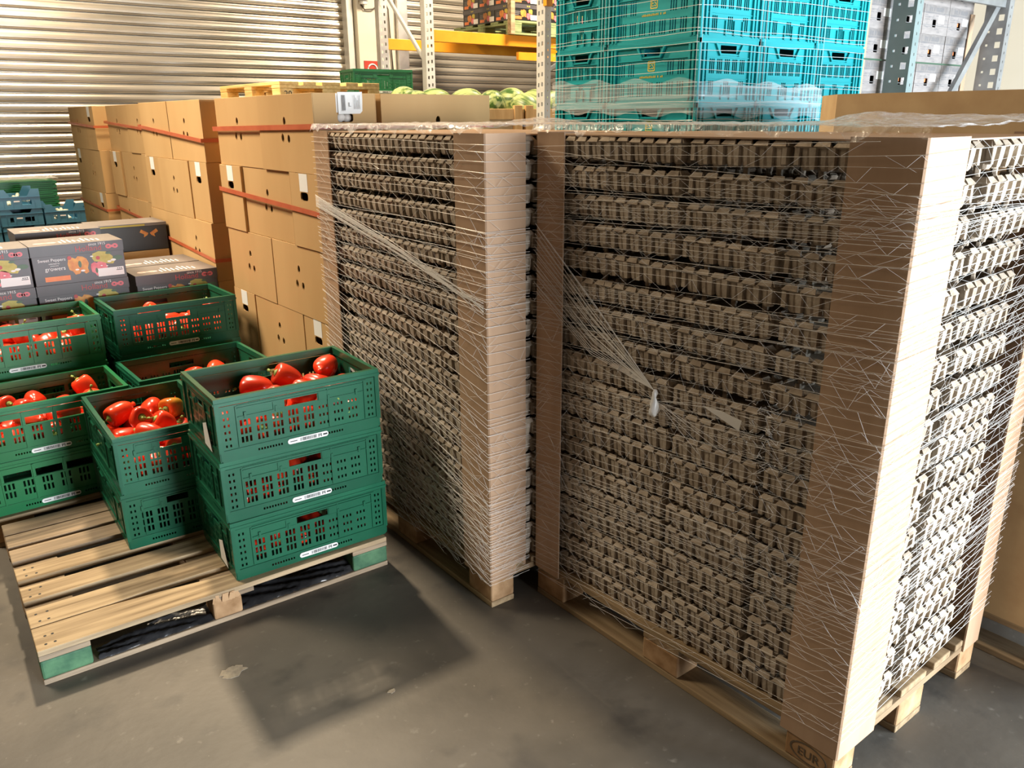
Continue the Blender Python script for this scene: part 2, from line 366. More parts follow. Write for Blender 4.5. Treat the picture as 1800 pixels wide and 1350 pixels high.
# half-empty pallet in front, top at 0.1235
FO = (.147, 2.553); FR = R(-1.9); zf = .1235/.144
pF = thing('pallet', 'worn half-empty wooden pallet in front carrying two stacks of green crates', 'pallet', (FO[0], FO[1], 0), FR)
yb = [(0,.145,wood_raw),(.150,.125,wood_raw),(.330,.108,wood_raw),(.492,.108,wood_raw),(.655,.112,wood_grey),(.787,.112,wood_grey),(.907,.113,wood_grey)]
for i, (y, wd, mm) in enumerate(yb):
    b = MB()
    if i == 0: poly = [(0,0),(.62,-.002),(1.2,.0),(1.2,.12),(.95,.125),(.75,.118),(.62,.098),(.40,.128),(.22,.143),(0,.145)]
    elif i == 1: poly = [(0,.150),(.24,.149),(.36,.160),(.55,.162),(1.2,.158),(1.2,.268),(0,.275)]
    else: poly = [(0,y),(1.2,y+random.uniform(-.006,.006)),(1.2,y+wd),(0,y+wd+random.uniform(-.004,.004))]
    b.prism(poly, .122*zf, .1235); b.build('deck_board', mm, pF, bevel=.003)
    if i < 4:
        nl = MB()
        for q in range(4): nl.lathe([(.0045,.1234),(.0045,.1242)], 8, 0, T(.03+.028*(q%2)+random.uniform(-.006,.006), y+.03+.05*(q//2), 0))
        nl.build('nail_heads', rubber, pF)
for x in (0,.5275,1.055):
    b = MB(); b.box(x, 0, .1*zf, x+.145, 1.02, .1217*zf); b.build('cross_board', wood_grey, pF, bevel=.002)
    for y in (0,.44,.92):
        b = MB(); b.box(x, y, .0222*zf, x+(.1 if x==.5275 and y==0 else .145), y+.1, .0998*zf)
        o = b.build('block', block_green if (y==0 and x!=.5275) else block_brown, pF, bevel=.007)
for y in (0,.44,.92):
    b = MB(); b.box(0, y, 0, 1.2, y+.1, .022*zf); b.build('bottom_board', wood_grey, pF, bevel=.003)
# splintered wood at the middle front block
b = MB()
for k in range(9): b.box(-.006,-.006,0,.006,.006,.028,0, T(.53+.011*k, .0-.003+.004*random.random(), .086) @ Matrix.Rotation(random.uniform(-.5,.5),4,'Y') @ Matrix.Rotation(random.uniform(-.4,.2),4,'X'))
b.build('splinters', block_brown, pF)
# crumpled black film lying over the front bottom board
b = MB(); nx, ny = 90, 10; rr = random.Random(4)
vs = []; fs = []
for i in range(nx+1):
    for j in range(ny+1):
        u, v = i/nx, j/ny
        wdt = .5+.5*min(1, 3*min(u+.02, 1-u+.02)); 
        z = .0215 + .010*abs(sin(u*17+v*7)) + .0035*rr.random() + .014*v*sin(u*9)**2
        if j == 0: z = .0200
        vs.append((.16+u*1.0+.01*rr.random(), .004+v*.10*wdt+.008*rr.random(), z))
for i in range(nx):
    for j in range(ny): a = i*(ny+1)+j; fs.append((a, a+ny+1, a+ny+2, a+1))
b.add(vs, fs); o = b.build('plastic_scrap', black_film, smooth=True); o.location = (FO[0], FO[1], 0); o.rotation_euler.z = FR
tag(o, 'crumpled black plastic film on the front bottom board of the half-empty pallet', 'plastic scrap')
pB = pallet('wooden pallet under the rear green crate stacks', (.16, 3.63, 0), 0, L=1.3, W=.95, zs=zf, nb=[(0,.12),(.165,.12),(.33,.12),(.495,.12),(.66,.12),(.83,.12)], deck=wood_raw)

# ------------------------------------------------------------------ egg trays
def tray_mesh(h, seed, gap=.0015):
    rr = random.Random(seed); b = MB(); S = .288; n = 6; p = S/n; g = gap
    b.box(.026,.026,h-.026,S-.026,S-.026,h-.020)
    for i in range(n):
        for j in range(n):
            if 0 < i < n-1 and 0 < j < n-1: continue
            cx, cy = (i+.5)*p, (j+.5)*p
            b.lathe([(.0115,g),(.0160,g+.006),(.0188,g+(h-g)*.30),(.0206,g+(h-g)*.55),(.0218,h-.012)], 12, 0, T(.144+(cx-.144)*.985, .144+(cy-.144)*.985, 0) @ RZ(pi/12))
    for side in range(4):
        M = T(S/2, S/2, 0) @ RZ(side*pi/2) @ T(-S/2, -S/2, 0)
        for i in range(n):
            x = (i+.5)*p; j1 = rr.uniform(-.0015,.0015); dz = rr.uniform(-.002,.002)
            # flat outward tab over each cell, a dark notch between tabs
            b.add([(x-.0145,.008,h-.001+dz),(x+.0145,.008,h-.001+dz),(x+.0205,-.003+j1,h-.013+dz),(x-.0205,-.003+j1,h-.013+dz),
                   (x-.0145,.012,h-.004+dz),(x+.0145,.012,h-.004+dz),(x+.0205,.004+j1,h-.017+dz),(x-.0205,.004+j1,h-.017+dz)],
                  [(0,3,2,1),(4,5,6,7),(0,1,5,4),(3,7,6,2),(1,2,6,5),(0,4,7,3)], 0, M)
        for i in range(1, n):   # ribs between the cells
            x = i*p; zr = g+.004
            b.add([(x-.0085,-.0008,h-.015),(x+.0085,-.0008,h-.015),(x+.0080,.0005,g+(h-g)*.5),(x+.0060,.004,zr),(x-.0060,.004,zr),(x-.0080,.0005,g+(h-g)*.5),
                   (x-.0105,.018,h-.015),(x+.0105,.018,h-.015),(x+.0095,.020,g+(h-g)*.5),(x+.0045,.022,zr),(x-.0045,.022,zr),(x-.0095,.020,g+(h-g)*.5)],
                  [(0,5,2,1),(5,4,3,2),(6,7,8,11),(11,8,9,10),(0,1,7,6),(4,10,9,3),(1,2,8,7),(2,3,9,8),(0,6,11,5),(5,11,10,4)], 0, M)
        for x in (.005, S-.005): b.box(x-.004, .002, g+.012, x+.004, .014, h-.016, 0, M)
    for i in (1.0, 3.0, 5.0):   # inner posts that carry the next tray
        for j in (1.0, 3.0, 5.0):
            b.lathe([(.010,h-.022),(.007,h-.0005)], 6, 0, T(i*p, j*p, 0))
            if g > .003: b.lathe([(.008,.0),(.010,h-.030)], 6, 0, T(i*p, j*p, 0))
    return b.mesh('egg_tray', pulp)
ORD = ['top','second','third','fourth','fifth','sixth','seventh','eighth','ninth','tenth','eleventh','twelfth','thirteenth','fourteenth','fifteenth','sixteenth','seventeenth','eighteenth','nineteenth','twentieth','twenty-first','twenty-second']
def trays(M0, cols, n, ntop, z0, z1, stackname, group, h_top, gap, seed):
    h_low = (z1-z0-ntop*h_top)/(n-ntop)
    low = [tray_mesh(h_low, seed+q) for q in range(3)]; top = [tray_mesh(h_top, seed+5+q, gap) for q in range(3)]
    for x, y, cname in cols:
        z = z0
        for k in range(n):
            hi = k >= n-ntop
            o = bpy.data.objects.new('egg_tray', random.choice(top if hi else low)); C.objects.link(o)
            jx, jy = random.uniform(-.003,.007), random.uniform(-.005,.005)
            o.matrix_world = M0 @ T(x+jx, y+jy, z) @ T(.144,.144,0) @ RZ(random.uniform(-.014,.014)) @ T(-.144,-.144,0)
            z += h_top if hi else h_low
            tag(o, f'{ORD[n-1-k]} egg tray down, {cname}, {stackname}', 'egg tray', group)
colsR = [(.014,.022,'column right at the near post'),(.014,.330,'second column from near post'),(.014,.638,'third column from near post'),
         (.014,.904,'column by the far post'),(.348,.022,'daylit column right of the near post')]
trays(T(RO[0],RO[1],0), colsR, 19, 8, .144, 1.622, 'nearest wrapped stack', 'egg trays in the nearest wrapped stack', .083, .016, 0)
colsM = [(.012,.012,'column right at the front post'),(.012,.308,'second column from front post'),(.012,.604,'third column from front post'),
         (.012,.900,'rearmost aisle column'),(.315,.012,'dark second column behind the front flap')]
trays(MX, colsM, 21, 10, .144, 1.622, 'stack beside brown boxes', 'egg trays in the wrapped stack beside the brown boxes', .0735, .012, 20)
def inner_rows(M0, cols, n, z0, z1, label):  # plain blocks for the hidden trays, added to block light through the gaps
    b = MB(); h = (z1-z0)/n
    for x, y in cols:
        for k in range(n):
            z = z0+k*h
            b.box(x+.012, y+.012, z, x+.276, y+.276, z+h-.016); b.box(x, y, z+h-.018, x+.288, y+.288, z+h-.0005)
    o = b.build('inner_egg_trays', pulp); o.matrix_world = M0; tag(o, label, 'egg tray', kind='stuff')
inner_rows(T(RO[0],RO[1],0), [(.348,.330),(.348,.638),(.348,.904)], 19, .144, 1.62, 'inner rows of egg trays behind the outer columns of the nearest wrapped stack')
inner_rows(MX, [(.315,.308),(.315,.604),(.315,.900)], 21, .144, 1.62, 'inner rows of egg trays behind the outer columns beside the brown boxes')
# board sheet closing each stack
def top_sheet(M0, label):
    b = MB(); b.box(.02,.02,1.622,.78,1.17,1.626); o = b.build('cover_board', kraft_edge); o.matrix_world = M0; tag(o, label, 'cardboard sheet')
top_sheet(T(RO[0],RO[1],0), 'cardboard sheet lying on top of the nearest egg tray stack under film')
top_sheet(MX, 'cardboard sheet lying on top of the egg tray stack beside brown boxes')

# ------------------------------------------------------------------ cardboard corner posts
def post(M0, x, y, sx, sy, ax, ay, z0, z1, label, bow=0):
    """L section with corner at (x,y); legs ax along sx*X and ay along sy*Y; bow curves the X leg outwards"""
    b = MB(); t = .005; n = 26
    def sec(z):
        bw = bow*sin(pi*min(1,(z-z0)/(z1-z0)))
        out = [(0, ay), (0, 0)]
        for k in range(1, 6): out.append((ax*k/5, -bow*.9*sin(pi*.5*k/5)*0 + bow*(k/5)**2*0))
        return out
    # outline polygon of the L (corner outside at 0,0)
    outer = [(0,ay),(0,.004),(.004,0)] + [(ax*k/5, bow*(k/5)**2) for k in range(1,6)]
    inner = [(ax*k/5, bow*(k/5)**2+t) for k in range(5,0,-1)] + [(t+.002,t),(t,t+.002),(t,ay)]
    poly = [(x+sx*a, y+sy*c) for a, c in outer+inner]
    b.prism(poly, z0, z1)
    o = b.build('corner_post', kraft_edge); o.matrix_world = M0; tag(o, label, 'cardboard post', 'cardboard corner posts')
MRx = T(RO[0],RO[1],0)
post(MRx, -.006, -.006, 1, 1, .182, .168, .100, 1.632, 'tall cardboard corner post at the nearest corner, shaded left and daylit right')
post(MRx, -.006, 1.203, 1, -1, .17, .128, .113, 1.632, 'cardboard corner post at the far aisle corner of the nearest egg stack')
post(MRx, .806, -.006, -1, 1, .105, .16, .105, 1.632, 'daylit cardboard corner post at the right edge of the nearest egg stack')
post(MX, -.006, -.006, 1, 1, .165, .168, .105, 1.630, 'cardboard corner post with curled flap on the stack beside brown boxes', bow=.012)
post(MX, -.006, 1.206, 1, -1, .17, .135, .113, 1.628, 'light tan cardboard corner post next to the brown box stack')

# ------------------------------------------------------------------ stretch netting
def on_side(per, s):
    for (a, c, n) in per:
        L_ = (Vector(c)-Vector(a)).length
        if s <= L_ or (a, c, n) == per[-1]:
            q = Vector(a).lerp(Vector(c), min(1, max(0, s/L_))); return q, Vector(n)
        s -= L_
def netting(name, M0, per, bands, label, r=.0008, seed=1, zig=.045, zmax=1.625, zmin=.10):
    rr = random.Random(seed); b = MB()
    tot = sum((Vector(c)-Vector(a)).length for a, c, n in per)
    ss = []; acc = 0
    for a, c, n in per:
        L_ = (Vector(c)-Vector(a)).length; k = max(2, int(L_/.10)); ss += [acc+L_*i/k for i in range(k)]; acc += L_
    ss.append(acc)
    for (zf_, n, off) in bands:       # zf_(i/n, s) -> height; off = standoff
        strands = []
        for i in range(n):
            ph = rr.random()*6; jit = rr.uniform(-.006,.006)
            strands.append(lambda s, i=i, ph=ph, jit=jit, zf_=zf_: zf_((i+.0)/max(1,n-1), s) + jit + .0025*sin(s*7+ph))
        for f in strands:
            pts = []
            for s in ss:
                q, nn = on_side(per, s); z = f(s)
                pts.append((q.x+nn.x*off, q.y+nn.y*off, z))
            run = []
            for p in pts + [None]:
                if p and zmin <= p[2] <= zmax: run.append(p)
                else:
                    if len(run) > 1: b.tube(run, r*rr.uniform(.75,1.35), 3)
                    run = []
        for i in range(n-1):
            f, g = strands[i], strands[i+1]
            s = rr.random()*zig
            up = True
            pts = []
            while s < tot:
                q, nn = on_side(per, s); z = (f if up else g)(s); 
                z = min(max(z, zmin), zmax) if zmin-.05 < z < zmax+.05 else None
                pts.append((q.x+nn.x*off, q.y+nn.y*off, z) if z else None); up = not up; s += zig*rr.uniform(.55,1.5)
            for p, q in zip(pts, pts[1:]):
                if p and q and rr.random() < .62 and (Vector(p)-Vector(q)).length < .2: b.tube([p, q], r*.62, 3)
    o = b.build(name, net_m); o.matrix_world = M0; tag(o, label, 'netting'); return o
perR = [((-.012,1.21,0),(-.012,-.012,0),(-1,0,0)), ((-.012,-.012,0),(.812,-.012,0),(0,-1,0)), ((.812,-.012,0),(.812,1.21,0),(1,0,0))]
def lin(z0, z1, sl, curve=0): return lambda u, s: z0+(z1-z0)*u + sl*(s-.6) + curve*(s-.6)**2
bR = [(lin(.11,.58,.09), 21, .001), (lin(.40,.92,.10), 22, .002), (lin(.80,1.20,.075), 17, .003),
      (lin(1.06,1.46,.05), 17, .002), (lin(1.28,1.60,.03), 14, .003), (lin(.5,1.2,.055), 12, .004),
      (lambda u, s: 1.38+.18*u + (.05-.10*u)*(s-.3), 8, .005)]
nR = netting('pallet_netting', MRx, perR, bR, 'white stretch netting wound around the nearest egg tray stack', seed=3, r=.00055)
# gathered net bundle, knot and torn strip on the aisle face
b = MB(); rr = random.Random(5); kx, ky, kz = -.020, .652, .905
for i in range(22):
    y0 = 1.205; z0 = 1.20+ .40*(i/21-.3)*.55; y0 -= rr.random()*.02
    mid = (-.017, (y0+ky)/2+rr.uniform(-.01,.01), (z0+kz)/2-.012+.05*(i/21-.5))
    b.tube([(-.014,y0,z0), mid, (kx,ky+.01,kz+.03)], .0009, 3)
for i in range(14):
    b.tube([(kx,ky,kz),(-.016,ky+rr.uniform(-.25,.25),kz-rr.uniform(-.05,.12))], .0007, 3)
b.build('gathered_strands', net_m, nR)
b = MB(); b.lathe([(.003,.036),(.007,.026),(.006,.012),(.011,-.008),(.014,-.026),(.011,-.040),(.004,-.046)], 9, 0, T(kx-.006,ky,kz) , fr=lambda a, z: 1+.35*sin(3*a+z*120)); o = b.build('knot', net_m, nR, smooth=True)
b = MB(); b.add([(-.018,.49,.935),(-.020,.366,.900),(-.020,.361,.930),(-.019,.43,.938)],[(0,1,2,3)]); b.add([(-.016,.49,.935),(-.018,.366,.900),(-.018,.361,.930),(-.017,.43,.938)],[(3,2,1,0)]); b.build('torn_strip', net_m, nR)
b = MB()
for i in range(60):
    y, z = .30+rr.gauss(0,.03), .90+rr.gauss(0,.055); b.tube([(-.016,y,z),(-.020,y+rr.uniform(-.03,.03),z+rr.uniform(-.015,.015))], .0007, 3)
b.build('tangle', net_m, nR)['kind'] = 'stuff'
perM = [((-.012,1.21,0),(-.012,-.012,0),(-1,0,0)), ((-.012,-.012,0),(.16,-.012,0),(0,-1,0))]
def diag(z0, z1, d): return lambda u, s: z0+(z1-z0)*u - d*min(s,1.22)
bM = [(lin(1.10,1.60,-.005), 21, .001), (lin(1.02,1.35,-.02), 9, .002),
      (diag(.34,1.37,.22), 34, .003), (diag(.52,1.02,.25), 13, .004), (diag(.30,.76,.30), 13, .002), (lin(.11,.40,.05), 10, .001)]
nM = netting('pallet_netting', MX, perM, bM, 'white stretch netting wound diagonally around the stack beside brown boxes', seed=8, r=.0008)
b = MB(); rr = random.Random(6)
for i in range(12): b.tube([(-.017,1.205,1.37-.004*i),(-.019,.6,1.255-.003*i+rr.uniform(-.006,.006)),(-.017,.15,1.14+rr.uniform(-.015,.015)),(-.016,.0,1.10+rr.uniform(-.03,.03))], .0012, 3)
b.build('gathered_strands', net_m, nM)

# ------------------------------------------------------------------ clear film over the two stacks
def film_cover(M0, x0, x1, y0, y1, z, label, seed, bumps=()):
    rr = random.Random(seed); nx, ny = 46, 64; vs = []; fs = []
    ph = [(rr.uniform(-40,40), rr.uniform(-40,40), rr.random()*6, rr.uniform(.001,.0035)) for _ in range(22)]
    for i in range(nx+1):
        for j in range(ny+1):
            x = x0+(x1-x0)*i/nx; y = y0+(y1-y0)*j/ny
            h = sum(abs(sin(a*x+c*y+p))*m for a, c, p, m in ph)*.55 + rr.random()*.002
            for bx, by, br, bh in bumps: h += bh*math.exp(-((x-bx)**2+(y-by)**2)/br**2)
            vs.append((x, y, z+.002+h))
    for i in range(nx):
        for j in range(ny): a = i*(ny+1)+j; fs.append((a, a+ny+1, a+ny+2, a+1))
    # ragged hanging hems on the aisle and front sides
    def hem(idx, nrm):
        base = len(vs)
        for k, a in enumerate(idx):
            x, y, zz = vs[a]; d = (.012+.022*rr.random()*abs(sin(k*.35+seed)))*(1 if nrm[0] else .12); vs.append((x+nrm[0]*.010, y+nrm[1]*.010, zz-d))
        for k in range(len(idx)-1): fs.append((idx[k], idx[k+1], base+k+1, base+k))
    hem([j for j in range(ny+1)], (-1,0)); hem([i*(ny+1) for i in range(nx+1)], (0,-1))
    b = MB(); b.add(vs, fs); o = b.build('film_cover', film_m, smooth=True); o.matrix_world = M0; tag(o, label, 'plastic film')
film_cover(MRx, -.012, .83, -.012, 1.21, 1.634, 'crinkled clear plastic film over the top of the nearest egg tray stack', 2, ((.30,.30,.10,.025),(.45,.15,.16,.02),(.70,.1,.1,.02)))
film_cover(MX, -.012, .83, -.012, 1.20, 1.632, 'crinkled clear plastic film over the egg tray stack beside brown boxes', 5, ((.3,.1,.12,.02),))

# ------------------------------------------------------------------ brown boxes
BW, BD, BH = .585, .294, .3255
def three(cx, cz): return [oval(cx, cz+.046, .0125, .018), oval(cx-.030, cz-.024, .0125, .018), oval(cx+.034, cz-.028, .0125, .018)]
def box_body():
    b = MB(); W, D, H, t = BW, BD, BH, .004
    b.holed([(0,0),(W,0),(W,H),(0,H)], three(W/2, H*.52), t)
    b.holed([(0,0),(W,0),(W,H),(0,H)], three(W/2, H*.52), t, 0, T(W,D,0) @ RZ(pi))
    e = [(t,0),(D-t,0),(D-t,H),(t,H)]; hh = [rrect(D/2, H*.70, .074, .036, .013)]
    b.holed(e, hh, t, 0, T(0,D,0) @ RZ(-pi/2)); b.holed(e, hh, t, 0, T(W,0,0) @ RZ(pi/2))
    b.box(t,t,0,W-t,D-t,t)
    # two lid flaps meeting in a taped seam
    b.box(t,t,H-.0045,W-t,D/2-.0008,H-.0005); b.box(t,D/2+.0008,H-.0045,W-t,D-t,H-.0005)
    return b.mesh('body', kraft)
body_me = box_body()
b = MB(); b.box(.0,-.0012,0,.082,0,.076); lab_me = b.mesh('label_sheet', white_lab)
def cbox(loc, rz, label, group, labels=True):
    t = thing('cardboard_box', label, 'cardboard box', loc, rz, group)
    o = link('body', body_me, t, .0025)
    if labels:
        l1 = link('label_sheet', lab_me, t); l1.location = (0, BD/2+.041, BH-.077); l1.rotation_euler.z = -pi/2
        l2 = link('label_sheet', lab_me, t); l2.location = (BW, BD/2-.041, BH-.077); l2.rotation_euler.z = pi/2
    return t
def place_box(x, y, z, along, label, group, **k):
    """axis-aligned box whose lower corner is x,y ; along 'X' or 'Y' is its long side"""
    if along == 'X': return cbox((x, y, z), 0, label, group, **k)
    return cbox((x+BD, y, z), pi/2, label, group, **k)
j = lambda a=.004: random.uniform(-a, a)
LV = ['bottom','second','third','fourth','top']
def box_stack(x, y, dxy, n, pname, group, base=.144, deep=True):
    W_, D_ = .590, .298
    for k in range(n):
        z = base + k*.3265; lv = LV[k + (5-n)] if n == 5 else LV[k+1]
        A = (n-1-k) % 2 == 0
        if A:
            L_ = [(0,0,'Y','near left-hand box'),(0,W_,'Y','far left-hand box'),(D_+.01,0,'X','near right-hand box'),(D_+.01,W_+D_,'X','far right-hand box')]
        else:
            L_ = [(0,0,'X','near end-on box'),(0,D_,'Y','middle wide box'),(0,D_+W_,'X','far end-on box'),(W_+.005,0,'Y','rear near box')]
        for a, c, al, nm in L_:
            if al == 'X' and c > 1 and a > .2 and not deep: continue
            place_box(x+a+j(.009), y+c+j(.003)+(.002 if c else 0), z, al, f'{nm} in the {lv} layer of {pname}', group, labels=not (n == 5 and k == 4 and nm == 'near right-hand box'))
box_stack(1.524, 3.245, 0, 5, 'the strapped brown stack behind the egg trays', 'brown boxes in the stack behind the egg trays')
box_stack(1.508, 4.610, 0, 5, 'the second brown box stack', 'brown boxes in the second stack')
box_stack(1.585, 5.850, 0, 5, 'the third brown box stack', 'brown boxes in the third stack', deep=False)
G4 = 'brown boxes in the farthest stack by the shutter'
for k in range(5):
    z = .144+k*.3265; A = k % 2 == 0; lv = LV[k]
    if A:
        for a, c, al, nm in ((0,.298,'Y','far left-hand box'),(0,0,'X','near end-on box'),(.595,0,'Y','rear box')): place_box(1.515+a+j(), 7.09+c+j(), z, al, f'{nm} in the {lv} layer of the farthest brown stack', G4)
    else:
        for a, c, al, nm in ((0,0,'Y','near left-hand box'),(0,.590,'X','far end-on box'),(.30,0,'X','rear box')): place_box(1.515+a+j(), 7.09+c+j(), z, al, f'{nm} in the {lv} layer of the farthest brown stack', G4)
for (x, y, L_, W_, nm) in ((1.52,3.24,1.2,.9,'the strapped brown box stack behind the egg trays'),(1.505,4.605,1.2,.9,'the second brown box stack'),(1.58,5.845,1.2,.9,'the third brown box stack'),(1.512,7.08,.9,.9,'the farthest brown box stack')):
    pallet('wooden pallet under '+nm, (x+.9, y, 0), pi/2, L=L_, W=W_, nb=[(0,.145),(.19,.12),(.375,.145),(.57,.12),(.755,.145)])
# the white sheet with a big L and the eggs seen through the hand hole on the box above the netted stack
t = thing('paper_sheet', 'white delivery sheet marked L hanging on the top box behind the netting', 'paper sheet', (1.632, 3.2395, 1.692), )
b = MB(); b.add([(0,0,.087),(.115,0,.089),(.113,-.003,.055),(.108,-.008,.012),(.098,-.006,.002),(0,-.001,0)],[(0,5,4,3,2,1)]); b.add([(0,.001,.087),(.115,.001,.089),(.113,-.002,.055),(.108,-.007,.012),(.098,-.005,.002),(0,0,0)],[(1,2,3,4,5,0)])
b.build('sheet', white_lab, t)
text_part('letter', 'L', .024, t, grey_ink, .052, -.006, .030)
b = MB()
for k in range(6): b.box(.016+.003*k,-.0045,.012+.004*(k%2),.0175+.003*k,-.004,.075)
for k in range(4): b.box(.072+.008*k,-.0085,.02,.0735+.008*k,-.008,.075-.01*(k%3))
b.build('print_lines', grey_ink, t)['kind'] = 'stuff'
eg = mat('egg_shell', (.78,.72,.66), None, rough=.5)
for i, (ex, ez, er) in enumerate(((1.654,1.686,.021),(1.690,1.685,.019))):
    b = MB(); b.lathe([(.001,-er*1.2)]+[(er*sin(q), -er*1.25*cos(q)) for q in [R(v) for v in range(20,170,20)]]+[(.001,er*1.25)], 14)
    o = b.build('egg', eg, smooth=True); o.location = (ex, 3.281, ez-.007); o.rotation_euler = (0, R(80), 0); tag(o, 'left white egg showing through the hand hole of the top box' if i==0 else 'right white egg showing through the hand hole of the top box', 'egg')

def strap(x0, y0, x1, y1, z, h, label, dz=(0,0,0,0)):
    b = MB(); P = [(x0,y1),(x0,y0),(x1,y0),(x1,y1)]; t = .0012
    for i in range(4):
        (a, c), (d, e) = P[i], P[(i+1)%4]; za, zb = z+dz[i], z+dz[(i+1)%4]
        nx, ny = (e-c), -(d-a); l = math.hypot(nx, ny); nx, ny = -nx/l*t, -ny/l*t
        b.add([(a,c,za),(d,e,zb),(d,e,zb+h),(a,c,za+h),(a+nx,c+ny,za),(d+nx,e+ny,zb),(d+nx,e+ny,zb+h),(a+nx,c+ny,za+h)], [(0,1,2,3),(7,6,5,4),(0,4,5,1),(3,2,6,7),(1,5,6,2),(0,3,7,4)])
    o = b.build('box_strap', strap_m); tag(o, label, 'strap', 'orange-red straps around the brown boxes'); return o
strap(1.509,3.232,2.436,4.441,1.628,.022,'orange-red strap around the top layer of the stack behind the egg trays', (-.012,.004,.004,-.012))
strap(1.509,3.232,2.436,4.441,1.285,.022,'orange-red strap around the fourth layer of the stack behind the egg trays', (.03,-.01,0,.03))
strap(1.493,4.597,2.426,5.804,1.565,.020,'orange-red strap around the top layer of the second brown box stack', (.06,-.01,0,.06))
strap(1.493,4.597,2.426,5.804,.905,.020,'orange-red strap around the third layer of the second brown box stack', (.06,0,0,.06))
strap(1.570,5.837,2.496,7.044,1.60,.018,'orange-red strap around the top layer of the third brown box stack', (.05,0,0,.05))
strap(1.570,5.837,2.496,7.044,.965,.018,'orange-red strap around the third layer of the third brown box stack', (.05,0,0,.05))
strap(1.500,7.077,2.426,7.994,1.615,.018,'orange-red strap around the top layer of the farthest brown stack', (.03,0,0,.03))
strap(1.500,7.077,2.426,7.994,.985,.018,'orange-red strap around the third layer of the farthest brown stack', (.03,0,0,.03))

